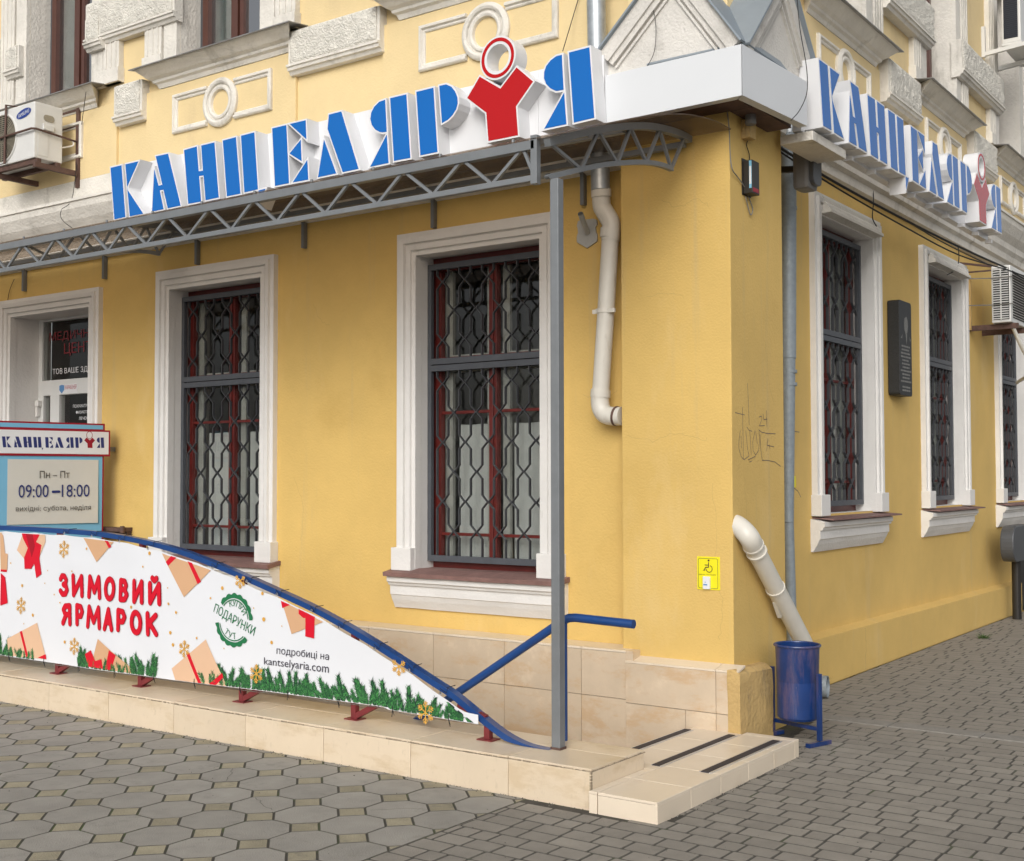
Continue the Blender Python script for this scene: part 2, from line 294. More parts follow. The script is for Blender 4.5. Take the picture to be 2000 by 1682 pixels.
from mathutils.geometry import tessellate_polygon
def text_mesh(s, bold=0.0, spacing=1.0):
    """glyph outlines filled contour by contour (the built-in fill breaks on overlapping Cyrillic contours)"""
    cu = bpy.data.curves.new('t', 'FONT'); cu.body = s; cu.size = 1; cu.offset = bold; cu.space_character = spacing; cu.resolution_u = 3; cu.fill_mode = 'NONE'
    o = bpy.data.objects.new('t', cu); S.collection.objects.link(o)
    dg = bpy.context.evaluated_depsgraph_get(); dg.update(); ev = o.evaluated_get(dg); me = ev.to_mesh()
    co = [v.co.copy() for v in me.vertices]; nb = {}
    for e in me.edges: a, b = e.vertices; nb.setdefault(a, []).append(b); nb.setdefault(b, []).append(a)
    ev.to_mesh_clear(); bpy.data.objects.remove(o); bpy.data.curves.remove(cu)
    seen = set(); loops = []
    for st in sorted(nb):
        if st in seen: continue
        L_ = [st]; seen.add(st); cur = st
        while True:
            nx = [k for k in nb[cur] if k not in seen]
            if not nx: break
            cur = min(nx, key=lambda k: abs(k-cur-1)) if cur == st else nx[0]; seen.add(cur); L_.append(cur)
        if len(L_) > 2: loops.append(sorted(L_) if max(L_)-min(L_)+1 == len(L_) else L_)
    def area(L_): return sum(co[L_[i-1]].x*co[L_[i]].y-co[L_[i]].x*co[L_[i-1]].y for i in range(len(L_)))/2
    def inside(p, L_):
        c = False
        for i in range(len(L_)):
            a, b = co[L_[i-1]], co[L_[i]]
            if (a.y > p.y) != (b.y > p.y) and p.x < (b.x-a.x)*(p.y-a.y)/(b.y-a.y)+a.x: c = not c
        return c
    ar = [area(l) for l in loops]; big = max(ar, key=abs); sg = 1 if big > 0 else -1
    outs = [(l, a) for l, a in zip(loops, ar) if a*sg > 0]; holes = []
    for l, a in zip(loops, ar):
        if a*sg <= 0: (holes.append(l) if any(inside(co[l[0]], o_[0]) for o_ in outs if o_[1]*sg > 0) else outs.append((l, a)))
    vs, fs = [], []
    for k, (l, a) in enumerate(outs):
        hs_ = []
        for h in holes:
            c = [o_ for o_ in outs if inside(co[h[0]], o_[0])]
            if c and min(c, key=lambda o_: abs(o_[1]))[0] is l: hs_.append(h)
        polys = [[Vector((co[i].x, co[i].y, 0)) for i in q] for q in [l]+hs_]
        flat = [p for q in polys for p in q]; n = len(vs); vs += [(p.x, p.y, (k % 4)*.00022) for p in flat]
        fs += [tuple(n+i for i in t) for t in tessellate_polygon(polys)]
    return vs, fs
def put_text(mb, s, u0, u1, z0, z1, w, bold=.0, corner=None, z0b=None, z1b=None, spacing=1.0):
    """letters fitted to the box u0..u1, z0..z1 of a facade plane (z0b/z1b: heights at u1, for slanting lines)"""
    vs, fs = text_mesh(s, bold, spacing); xs = [v[0] for v in vs]; ys = [v[1] for v in vs]
    a, b, c, d = min(xs), max(xs), min(ys), max(ys); out = []
    for x, y, dz_ in vs:
        s_ = (x-a)/(b-a); t = (y-c)/(d-c); lo = z0 if z0b is None else z0+(z0b-z0)*s_; hi = z1 if z1b is None else z1+(z1b-z1)*s_
        out.append((u0+(u1-u0)*s_, w+dz_, lo+(hi-lo)*t))
    mb.add(out, fs)
def ribbon(mb, pts, hw, w, step=.0001):
    """thick rounded stroke in the (u,z) plane; every piece a hair prouder than the last"""
    k = 0
    for i in range(len(pts)-1):
        a, b = Vector(pts[i]), Vector(pts[i+1]); d = (b-a)
        if d.length < 1e-6: continue
        d.normalize(); nn = Vector((-d.y, d.x))*hw; P = []
        n = 6 if hw > .004 else 2; th = math.atan2(nn.y, nn.x)
        for j in range(n+1): t = th+math.pi*j/n; P.append((a.x+hw*math.cos(t), a.y+hw*math.sin(t)))
        for j in range(n+1): t = th+math.pi+math.pi*j/n; P.append((b.x+hw*math.cos(t), b.y+hw*math.sin(t)))
        mb.flat(P, w+k*step); k += 1

# ================================================================== GROUND
KY = 5.03                                     # street face of the stairwell kerb
M['edge'] = mat('grimed_paver_edge', (.105, .096, .080), .95, var=.25, scale=20)
M['moss'] = mat('mossy_joint_sand', (.055, .050, .038), 1, var=.35, scale=14, stains=[((.065, .10, .012), .50, 3.0, .9)])
g = MB(); g.add([(-2500, -2500, -.014), (2500, -2500, -.014), (2500, KY+.05, -.014), (-2500, KY+.05, -.014), (-3.42, KY+.05, -.014), (2500, 2500, -.014), (-3.42, 2500, -.014)],
                [(0, 1, 2, 4, 3), (4, 2, 5, 6)])
M['farpaving'] = mat('distant_paving', (.20, .19, .17), .9, var=.2, scale=.6, bump=.5, bscale=12)
ground = g.build('ground', M['farpaving'], kind='structure', recalc=False)
AX, AY, OX, OY = .2965, .3125, -4.345, 4.352   # lattice of the octagon paving (square centres)
octp = MB().box(-12, -3.5, -2, KY, -.0138, -.0022).build('octagon_pavement', M['moss'], kind='structure')
brkp = MB().box(-3.5, 3, -2, KY, -.0138, -.0022).box(-3.42, 3, KY, 22, -.0138, -.0022).build('brick_pavement', M['soil'], kind='structure')
c_ = .0885                                    # half side of the small square
def octagon(cx, cy):
    a, b, c = AX/2-.0028, AY/2-.0028, c_+.0015
    return [(cx-a+c, cy-b), (cx+a-c, cy-b), (cx+a, cy-b+c), (cx+a, cy+b-c), (cx+a-c, cy+b), (cx-a+c, cy+b), (cx-a, cy+b-c), (cx-a, cy-b+c)]
def square(cx, cy):
    c = c_-.0022; return [(cx-c, cy), (cx, cy-c), (cx+c, cy), (cx, cy+c)]
def place_paver(kind, poly, full, mat_, parent, cache={}, bev=.004, name=None):
    key = (kind,)
    cx = sum(p[0] for p in poly)/len(poly); cy = sum(p[1] for p in poly)/len(poly)
    if full and key in cache: me = cache[key]
    else:
        me = MB().slab([(x-cx, y-cy) for x, y in poly], -.03, 0, bev, edge=1).mesh(name or kind, [mat_, M['edge']], recalc=False)
        if full: cache[key] = me
    o = link(name or kind, me, parent, loc=(cx, cy, random.uniform(0, .0012)))
    o.rotation_euler = (max(-.004, min(.004, random.gauss(0, .0018))), max(-.004, min(.004, random.gauss(0, .0018))), 0); return o
XB = -3.5
def sees(x, y, m=60):
    v = Vector((x, y, 0))-CP; d = v.dot(CF)
    if d < .3: return False
    px = 1000+CAMF*v.dot(CR)/d; py = 841-CAMF*v.dot(CU)/d
    return -m < px < 2000+m and 900 < py < 1682+m*2
stuff_o = MB(); no = ns = 0
for i in range(-24, 6):
    for j in range(-22, 4):
        for kind, f, cx, cy in (('octagon_slab', octagon, OX+(i+.5)*AX, OY+(j+.5)*AY), ('square_slab', square, OX+i*AX, OY+j*AY)):
            P = f(cx, cy); Q = clip(P, -12, XB-.004, -2, KY-.004)
            if not Q: continue
            area = abs(sum(Q[k][0]*Q[(k+1) % len(Q)][1]-Q[(k+1) % len(Q)][0]*Q[k][1] for k in range(len(Q))))/2
            if area < .0012: continue
            if sees(cx, cy, 110): place_paver(kind, Q, len(Q) == len(P) and cx+.2 < XB and cy+.2 < KY, M['octa'] if kind[0] == 'o' else M['square'], octp, bev=.0034)
            elif cy > 2.2 and cx > -10: stuff_o.m = 0 if kind[0] == 'o' else 1; stuff_o.slab(Q, -.03, 0, .0034, edge=2)
rr = random.Random(21)
M['slabcrack'] = mat('slab_crack_shadow', (.06, .055, .045), 1, var=.2)
for (i, j) in ((-7, 1), (-3, 0), (-1, -1), (-9, 1), (-5, -1), (1, 0), (-6, -2), (-11, 0)):
    cx, cy = OX+(i+.5)*AX, OY+(j+.5)*AY; a_ = rr.uniform(0, 3.1); pts = []
    for k in range(9):
        t = -1+k/4; pts.append((cx+math.cos(a_)*t*.13+rr.gauss(0, .005), cy+math.sin(a_)*t*.13+rr.gauss(0, .005)))
    m = MB()
    for p, q in zip(pts, pts[1:]): v = Vector(q)-Vector(p); nn = Vector((-v.y, v.x)).normalized()*.0011; m.add([(p[0]-nn.x, p[1]-nn.y, .0032), (q[0]-nn.x, q[1]-nn.y, .0032), (q[0]+nn.x, q[1]+nn.y, .0032), (p[0]+nn.x, p[1]+nn.y, .0032)], [(0, 1, 2, 3)])
    m.build('slab_crack', M['slabcrack'], octp, recalc=False)
stuff_o.build('outer_slabs', [M['octa'], M['square'], M['edge']], octp, kind='stuff', recalc=False)
# brick pavers: courses along x, three lengths
rows = []; y = 3.0; RH = .1225
LY0, LY1, LX0, LX1 = 5.0, 6.68, -3.40, -2.765   # landing slab footprint
near, far = [], []
while y < 17:
    x = 1.6-random.random()*.2
    xmin = XB+.004 if y < KY else -3.49
    while x > xmin:
        l = random.choice((.105, .16, .16, .21)); jt = .0068
        if 7.78 < y+RH/2 < 7.95 and x < -1.6: x -= l; continue
        P = [(x-l+jt/2, y+jt/2), (x-jt/2, y+jt/2), (x-jt/2, y+RH-jt/2), (x-l+jt/2, y+RH-jt/2)]
        cy = y+RH/2; cx = x-l/2; x -= l
        if y+RH > KY: 
            if cx < -3.0 and y < 5.6 and cy > KY-.02: continue
        Q = clip(P, xmin, 9, -9, KY-.005 if cx < -3.13 and y < KY else 99)
        if not Q: continue
        if LY0-.02 < cy < LY1 and LX0 < cx < LX1-.03: continue
        if cx < -3.08 and 6.6 < cy < 7.9: continue
        (near if sees(cx, cy, 30) else far).append((Q, cx, cy, l, len(Q) == 4 and abs(min(p[0] for p in Q)-min(p[0] for p in P)) < 1e-6 and abs(max(p[1] for p in Q)-max(p[1] for p in P)) < 1e-6))
    y += RH
def rc(Q, r=.007):
    o = []
    n = len(Q)
    for i in range(n):
        p = Vector(Q[i]); a = (Vector(Q[i-1])-p).normalized(); b = (Vector(Q[(i+1) % n])-p).normalized(); o += [tuple(p+a*r), tuple(p+b*r)]
    return o
near.sort(key=lambda t: math.hypot(t[1], t[2])); bc = {}
for k, (Q, cx, cy, l, full) in enumerate(near):
    if k < 300: place_paver('brick%.3f' % l, rc(Q), full, M['brick'], brkp, cache=bc, bev=.0034, name='brick')
def stuff_bricks(lst, name):
    b = MB()
    for Q, cx, cy, l, full in lst:
        dz = random.uniform(0, .0015); b.slab(rc(Q), -.03, dz, .0034, edge=1)
    b.build(name, [M['brick'], M['edge']], brkp, kind='stuff', recalc=False)
stuff_bricks(near[300:], 'far_bricks'); stuff_bricks([t for t in far if -4 < t[1] < 1.5], 'outer_bricks')
# concrete band across the brick pavement
for i, (a, b) in enumerate(((-3.49, -2.62), (-2.61, -2.05), (-2.04, -1.60))):
    MB().slab([(a, 7.785), (b, 7.785), (b, 7.94), (a, 7.94)], -.03, .004+.001*i, .004).build('concrete_slab', M['conc'], brkp, recalc=False)

# ================================================================== BUILDING
BLD = thing('corner_building', 'yellow plastered corner building with white window surrounds and barred windows', 'building', (-3.165, 6.70, 0))
def wall_grid(fr, us, zs, holes, w=0, back=-.42):
    m = MB(fr); us = sorted(set(us)); zs = sorted(set(zs))
    for a, b in zip(us, us[1:]):
        for c, d in zip(zs, zs[1:]):
            if any(h[0]-1e-6 <= a and b <= h[1]+1e-6 and h[2]-1e-6 <= c and d <= h[3]+1e-6 for h in holes): continue
            m.add([(a, w, c), (b, w, c), (b, w, d), (a, w, d)], [(0, 1, 2, 3)])
            m.add([(a, back, c), (b, back, c), (b, back, d), (a, back, d)], [(3, 2, 1, 0)])
    return m
def reveal(fr, h, mat_, w=0, back=-.42):
    a, b, c, d = h; m = MB(fr)
    m.add([(a, w, c), (a, back, c), (a, back, d), (a, w, d), (b, w, c), (b, back, c), (b, back, d), (b, w, d)], [(0, 1, 2, 3), (7, 6, 5, 4), (3, 2, 6, 7), (0, 4, 5, 1)])
    m.build('window_reveal', mat_, BLD, recalc=False)
F_low = [(-5.73, -4.63, .93, 3.22), (-8.50, -7.36, .93, 3.22), (-10.88, -9.63, -.9, 3.165)]
F_up = [(-10.66, -9.62, 5.14, 7.4), (-8.42, -7.38, 5.14, 7.4), (-5.64, -4.6, 5.14, 7.4)]
R_low = [(9.20, 10.40, 1.30, 3.66), (11.96, 13.15, 1.30, 3.66), (14.72, 15.91, 1.30, 3.66)]
R_up = [(9.24, 10.28, 5.36, 7.6), (12.0, 13.04, 5.36, 7.6), (14.78, 15.82, 5.36, 7.6)]
def coords(hs, a, b, c, d): return [a, b]+[v for h in hs for v in h[:2]], [c, d]+[v for h in hs for v in h[2:]]
for fr, hs, a, b, c, d, m_ in ((front, F_low, -13.5, -3.85, -1.6, 3.75, 'yellow'), (front, F_up, -13.5, -3.85, 3.75, 8.2, 'pale'),
                               (side, R_low, 7.3, 19, -.1, 4.15, 'yellow'), (side, R_up, 7.3, 19, 4.15, 8.4, 'pale')):
    us, zs = coords(hs, a, b, c, d); wall_grid(fr, us, zs, hs).build('wall', M[m_], BLD, recalc=False)
    for h in hs: reveal(fr, h, M['white'] if m_ == 'yellow' else M['oldwhite'])
# corner pilaster, its pale continuation, plinths
MB().box(-3.925, -3.165, 6.70, 7.48, -.02, 4.10).build('corner_pilaster', M['yellow'], BLD, bevel=.006)
MB().box(-3.90, -3.20, 6.76, 7.48, 4.10, 8.2).build('upper_pilaster', M['pale'], BLD, bevel=.006)
pb = MB(); pb.add([(-3.16, 6.60, 0), (-3.078, 6.60, 0), (-3.078, 7.07, 0), (-3.16, 7.07, 0), (-3.16, 6.60, .462), (-3.082, 6.60, .445), (-3.082, 7.07, .42), (-3.17, 7.07, .455), (-3.12, 6.60, .47), (-3.12, 7.07, .45)],
       [(0, 1, 5, 8, 4), (1, 2, 6, 5), (2, 3, 7, 9, 6), (8, 5, 6, 9), (4, 8, 9, 7), (3, 0, 4, 7)])
def lumpy(bm, amp=.006, cut=3, sc=9):
    bmesh.ops.triangulate(bm, faces=bm.faces)
    for _ in range(cut): bmesh.ops.subdivide_edges(bm, edges=[e for e in bm.edges if e.calc_length() > .05], cuts=1); bmesh.ops.triangulate(bm, faces=bm.faces)
    bm.normal_update()
    for v in bm.verts: v.co += v.normal*amp*noise.noise(v.co*sc)
pb.build('pilaster_base', M['yellow_worn'], BLD, post=lumpy, smooth=True, angle=50)
pl = MB(side); pl.add([(7.46, .10, 0), (15.25, .10, 0), (15.25, .10, .335), (7.46, .10, .375), (7.46, 0, .40), (15.25, 0, .36), (15.25, 0, 0), (7.46, 0, 0)],
                      [(0, 1, 2, 3), (3, 2, 5, 4), (1, 6, 5, 2), (0, 3, 4, 7)])
pl.build('plinth', M['yellow'], BLD)
# flat black panel beside the plinth end, coloured as the shade of a recess
MB(side).box(15.3, 18, .0, .02, -.02, .9).build('opening_shade_panel', M['black'], BLD)
# tiled skirting of the stairwell wall and the pilaster
TW = 6.61
tb = MB().box(-13, -3.852, TW+.012, FW-.002, -1.5, .508).box(-3.852, -3.165, TW+.012, 6.705, -.05, .455)
tiledbase = tb.build('tiled_base', M['grout'], BLD)
def tile_v(fr, u0, u1, z0, z1, w, parent, mat_=None, th=.011, name='tile', b=.0012):
    cu, cz = (u0+u1)/2, (z0+z1)/2
    m = MB(fr); ins = .0012
    P = [(u0+.0016, z0+.0016), (u1-.0016, z0+.0016), (u1-.0016, z1-.0016), (u0+.0016, z1-.0016)]
    Q = inset(P, b)
    m.add([(u, w, z) for u, z in P]+[(u, w+th-.0012, z) for u, z in P]+[(u, w+th, z) for u, z in Q],
          [(8, 9, 10, 11)]+[(i, (i+1) % 4, 4+(i+1) % 4, 4+i) for i in range(4)]+[(4+i, 4+(i+1) % 4, 8+(i+1) % 4, 8+i) for i in range(4)])
    return m.build(name, mat_ or M['tile'], parent)
def frame_y(y): return lambda u, w, z: Vector((u, y-w, z))
def frame_x(x): return lambda u, w, z: Vector((x+w, u, z))
ux = [-3.852, -4.18, -4.785, -5.39, -5.995, -6.60, -7.205, -7.81, -8.415]
for a, b in zip(ux, ux[1:]):
    for c, d in ((.218, .505), (-.085, .218), (-.388, -.085)): tile_v(frame_y(TW+.012), b, a, c, d, 0, tiledbase)
    MB().slab([(b+.002, TW-.001), (a-.002, TW-.001), (a-.002, FW-.003), (b+.002, FW-.003)], .506, .519, .002).build('tile', M['tile2'], tiledbase)
MB().slab([(-3.852, TW-.001), (-3.80, TW-.001), (-3.80, 6.70), (-3.852, 6.70)], .44, .519, .002).build('tile', M['tile'], tiledbase)
for a, b, c, d in ((-3.852, -3.237, .2, .447), (-3.237, -3.083, .2, .447), (-3.852, -3.437, -.1, .2), (-3.437, -3.237, .03, .2), (-3.237, -3.083, .03, .2)):
    tile_v(frame_y(TW+.004), a, b, c, d, 0, tiledbase)
for a, b in ((-3.852, -3.237), (-3.237, -3.09)):
    m = MB(); m.add([(a+.002, TW-.009, .447), (b-.002, TW-.009, .447), (b-.002, 6.702, .472), (a+.002, 6.702, .472), (a+.002, TW-.009, .458), (b-.002, TW-.009, .458), (b-.002, 6.702, .483), (a+.002, 6.702, .483)],
                    [(0, 3, 2, 1), (4, 5, 6, 7), (0, 1, 5, 4), (1, 2, 6, 5), (2, 3, 7, 6), (3, 0, 4, 7)]); m.build('tile', M['tile2'], tiledbase)

# ---- window pieces
SUR = [(-.003, -.03), (-.003, .035), (.03, .035), (.034, .055), (.07, .058), (.075, .045), (.082, .045), (.088, .068), (.125, .072), (.13, .05), (.165, .048), (.165, 0)]
def surround(fr, h, foot=True, mat_=None, hood=0):
    a, b, c, d = h; z0 = c
    st = [lambda q: (a-q, z0), lambda q: (a-q, d+q), lambda q: (b+q, d+q), lambda q: (b+q, z0)]
    s_ = MB(fr).sweep(st, SUR).build('window_surround', mat_ or M['white'], BLD)
    if foot:
        for x0, x1 in ((a-.185, a+.0), (b-.0, b+.185)):
            MB(fr).box(x0, x1, 0, .088, z0-.01, z0+.155).build('foot_block', mat_ or M['white'], s_, bevel=.006)
    if hood:
        MB(fr).extr([(0, d+.155), (.07, d+.135), (.075, d+.10), (.10, d+.075), (.105, d+.05), (.125, d+.035), (.125, d+.012), (.0, d+.004)], a-.02, b+.02).build('hood_moulding', M['oldwhite'], s_)
    return s_
def rough_edges(bm): lumpy(bm, .006, 3, 14)
def sill(fr, h, deep=False, metal=False):
    a, b, c, d = h; z = c
    prof = [(0, z-.015), (.135, z-.045), (.14, z-.075), (.115, z-.10), (.10, z-.125), (.095, z-.16), (.09, z-.20), (.06, z-.225), (.045, z-.28), (0, z-.285)]
    s_ = MB(fr).extr(prof, a-.30, b+.30, .25, .25) if False else None
    m = MB(fr); m.extr([(0, z-.03), (.115, z-.055), (.115, z-.09), (.10, z-.10), (.095, z-.115), (.078, z-.12), (.078, z-.185), (.07, z-.19), (.055, z-.225), (.02, z-.285), (0, z-.285)], a-.20, b+.20, 0, 0)
    s_ = m.build('sill_moulding', M['white'], BLD, post=lambda bm: lumpy(bm, .004, 3, 12))
    t = MB(fr)
    if metal: t.add([(a-.24, -.40, z+.012), (b+.24, -.40, z+.012), (b+.29, .165, z-.03), (a-.13, .165, z-.03), (a-.24, -.40, z+.006), (b+.24, -.40, z+.006), (b+.29, .165, z-.042), (a-.13, .165, z-.042)],
                    [(0, 1, 2, 3), (7, 6, 5, 4), (0, 4, 5, 1), (1, 5, 6, 2), (2, 6, 7, 3), (3, 7, 4, 0)])
    else: t.add([(a-.215, 0, z+.004), (b+.215, 0, z+.004), (b+.215, .145, z-.022), (a-.215, .145, z-.022), (a-.215, 0, z-.03), (b+.215, 0, z-.03), (b+.215, .14, z-.052), (a-.215, .14, z-.052)],
                [(0, 1, 2, 3), (7, 6, 5, 4), (0, 4, 5, 1), (1, 5, 6, 2), (2, 6, 7, 3), (3, 7, 4, 0)]).box(a, b, -.42, .0, z-.03, z+.004)
    return t.build('window_sill', M['sill'], BLD, post=(None if metal else (lambda bm: lumpy(bm, .004, 3, 10))))
def sash(fr, h, split, w=-.175, film=True, cols=M):
    a, b, c, d = h; mid = (a+b)/2; m = MB(fr); W_ = w
    for x0, x1 in ((a, a+.075), (b-.075, b), (mid-.035, mid+.035)): m.box(x0, x1, W_-.05, W_, c, d)
    for z0, z1 in ((c, c+.06), (d-.10, d), (split-.045, split+.05)): m.box(a+.075, b-.075, W_-.052, W_+.003, z0, z1)
    m.box(mid-.009, mid+.009, W_, W_+.012, c+.06, d-.1)
    gb = [(split-.36), (c+.25)]
    for z in gb: m.box(a+.075, b-.075, W_-.03, W_-.006, z-.011, z+.011)
    win = m.build('window', M['sash'], BLD, bevel=.003)
    zs = [c+.06, gb[1], gb[0], split-.045, split+.05, d-.1]
    for x0, x1 in ((a+.075, mid-.035), (mid+.035, b-.075)):
        for z0, z1 in ((zs[0], zs[1]), (zs[1], zs[2]), (zs[2], zs[3]), (zs[4], zs[5])):
            MB(fr).box(x0, x1, W_-.034, W_-.030, z0, z1).build('pane', M['glass'], win)
    # inner white sash, frosted film, net curtain
    n = MB(fr)
    for x0, x1 in ((a+.0, a+.13), (b-.13, b), (mid-.10, mid-.04), (mid+.04, mid+.10)): n.box(x0, x1, W_-.10, W_-.07, c, d)
    for z0, z1 in ((split-.06, split+.07), (c, c+.08)): n.box(a+.13, b-.13, W_-.101, W_-.069, z0, z1)
    n.build('inner_sash', M['innersash'], win)
    if film == 'blind':
        n = MB(fr); n.box(a+.16, mid-.11, W_-.14, W_-.13, c+.05, d-.06).box(mid+.11, b-.14, W_-.14, W_-.13, c+.05, d-.06); n.build('blind', M['blind'], win)  # plain grey panels added so the side panes read mid-grey, not black
    elif film:
        for x0, x1 in ((a+.16, mid-.11), (mid+.11, b-.14)):
            f = MB(fr); k = 14; zt = c+(d-c)*.46
            vs = []
            for i in range(k+1):
                x = x0+(x1-x0)*i/k; ww = W_-.112-.004*math.sin(i*1.1)
                vs += [(x, ww, c+.02), (x, ww, zt+.002*math.cos(i*.6)), (x, ww-.004, zt+.002*math.cos(i*.6)), (x, ww-.004, c+.02)]
            f.add(vs, [(4*i+j, 4*i+(j+1) % 4, 4*i+4+(j+1) % 4, 4*i+4+j) for i in range(k) for j in range(4)])
            f.build('frosted_film', M['film'], win)
    r = MB(fr); q = 1.3
    r.add([(a-.4, -.43, c-.2), (b+.4, -.43, c-.2), (b+.4, -.43, d+.3), (a-.4, -.43, d+.3), (a-.4, -q, c-.2), (b+.4, -q, c-.2), (b+.4, -q, d+.3), (a-.4, -q, d+.3)], [(4, 5, 6, 7), (0, 1, 5, 4), (1, 2, 6, 5), (2, 3, 7, 6), (3, 0, 4, 7)])
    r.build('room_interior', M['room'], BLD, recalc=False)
    return win
def grille(fr, h, split, w=-.10, z0off=.055, ztop=.055):
    a, b, c, d = h; c += z0off; d -= ztop
    f = MB(fr); hw = .017
    for x in (a+hw+.006, b-hw-.006): f.box(x-hw, x+hw, w-.035, w, c, d)
    for z in (c+.02, d-.022, split+.024, split-.026): f.box(a+.03, b-.03, w-.036, w+.004, z-.022, z+.022)
    g_ = f.build('window_grille', M['grilleframe'], BLD, bevel=.002)
    for z in ((c+d)/2+.55, (c+d)/2-.25):
        MB(fr).tube([fr(a-.045, w-.015, z), fr(a+.02, w-.015, z)], .009, 6).build('fixing_bolt', M['grilleframe'], g_)
    n = 10; p = (b-a-.07)/n; LV = .215
    for lo, hi in ((c+.04, split-.046), (split+.046, d-.042)):
        for k in range(n):
            u = a+.035+(k+.5)*p; pts = [(u, hi)]; lev = 0; z = hi-.045
            # each bar swings to alternate neighbours where the two touch
            while z-.10 > lo+.02:
                sgn = 1 if (k+lev) % 2 == 0 else -1
                if (k == 0 and sgn < 0) or (k == n-1 and sgn > 0): sgn = 0
                pts += [(u, z), (u+sgn*(p/2-.0035), z-.05), (u, z-.10)]; z -= LV; lev += 1
            pts.append((u, lo)); m = MB(fr); t = .0038; wz = .022
            vs = []
            for u_, z_ in pts: vs += [(u_-t, w-.006, z_), (u_+t, w-.006, z_), (u_+t, w-.006-wz, z_), (u_-t, w-.006-wz, z_)]
            m.add(vs, [(4*i+j, 4*i+(j+1) % 4, 4*i+4+(j+1) % 4, 4*i+4+j) for i in range(len(pts)-1) for j in range(4)])
            m.build('bar', M['grille'], g_, recalc=False)
    return g_
for h in F_low[:2]: surround(front, h); sill(front, h); sash(front, h, 2.43); grille(front, h, 2.42)
for i, h in enumerate(R_low): surround(side, h, hood=1); sill(side, h, metal=True); sash(side, h, 2.76, w=-.145, film='blind'); grille(side, h, 2.75, w=-.07)

# ---- street door of the medical centre
h = F_low[2]; a, b, c, d = h
MB(front).sweep([lambda q: (a-q, c), lambda q: (a-q, d+q), lambda q: (b+q, d+q), lambda q: (b+q, c)], SUR).build('door_surround', M['white'], BLD)
dw = -.28
D = MB(front); D.box(a, a+.058, dw-.06, dw, c, d); D.box(b-.06, b, dw-.06, dw, c, d); D.box(a+.058, b-.06, dw-.061, dw+.002, 3.14, d); D.box(a+.058, b-.06, dw-.061, dw+.004, 2.405, 2.555)
D.box(a+.058, a+.096, dw-.062, dw+.006, c, 2.405); D.box(a+.21, a+.357, dw-.062, dw+.006, c, 2.405); D.box(b-.20, b-.06, dw-.062, dw+.006, c, 2.405)
door = D.build('door', M['door'], BLD, bevel=.004)
MB(front).box(a+.058, b-.06, dw-.03, dw-.02, 2.555, 3.14).build('pane', M['glass'], door)
MB(front).box(a+.357, b-.20, dw-.03, dw-.02, c, 2.405).build('pane', M['glass'], door)
MB(front).box(a+.096, a+.21, dw-.03, dw-.02, c, 2.405).build('pane', M['glass'], door)
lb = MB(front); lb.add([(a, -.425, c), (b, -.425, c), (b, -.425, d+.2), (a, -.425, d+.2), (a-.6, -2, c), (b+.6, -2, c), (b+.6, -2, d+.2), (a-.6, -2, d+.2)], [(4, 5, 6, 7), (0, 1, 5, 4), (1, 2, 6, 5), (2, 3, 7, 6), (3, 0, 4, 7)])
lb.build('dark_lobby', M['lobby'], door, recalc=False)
MB(front).box(a+.015, a+.075, dw+.006, dw+.05, 2.30, 2.36).box(a+.01, a+.045, dw, dw+.04, 2.20, 2.30).build('door_closer', M['white'], door, bevel=.006)
def lettering(name, mat_, parent, fr, items):
    for it in items:
        m = MB(fr); put_text(m, *it[:6], **(it[6] if len(it) > 6 else {})); m.build(name, M[mat_], parent, recalc=False)
lettering('red_lettering', 'print_medred', door, front, [('МЕДИЧНИЙ', -10.72, -9.87, 2.93, 3.055, dw-.012, dict(bold=.03)), ('ЦЕНТР', -10.478, -9.93, 2.785, 2.91, dw-.012, dict(bold=.03))])
lettering('white_lettering', 'print_white', door, front, [('ТОВ ВАШЕ ЗДОРОВ’Я', -10.661, -9.80, 2.603, 2.668, dw-.012, dict(bold=.03)), ('ПСИХИАТР-НАРКОЛОГ', -10.322, -9.86, 2.272, 2.303, dw-.012, dict(bold=.02)),
          ('ФИЗИОТЕРАПЕВТ', -10.275, -9.92, 2.212, 2.243, dw-.012, dict(bold=.02)), ('ЛЕЧЕНИЕ:', -10.225, -10.02, 2.152, 2.182, dw-.012, dict(bold=.02))])
st_ = MB(front).box(-10.525, -10.23, dw+.0045, dw+.007, 2.412, 2.505).build('security_sticker', M['print_white'], door)
m = MB(front); m.flat([(-10.518, 2.495), (-10.518, 2.45), (-10.478, 2.416), (-10.438, 2.45), (-10.438, 2.495), (-10.478, 2.502)], dw+.0085); m.build('shield_print', M['print_bluegrey'], st_, recalc=False)
lettering('sticker_lettering', 'print_pink', st_, front, [('КАРАБІНЕР', -10.425, -10.24, 2.455, 2.495, dw+.0085, dict(bold=.03))])

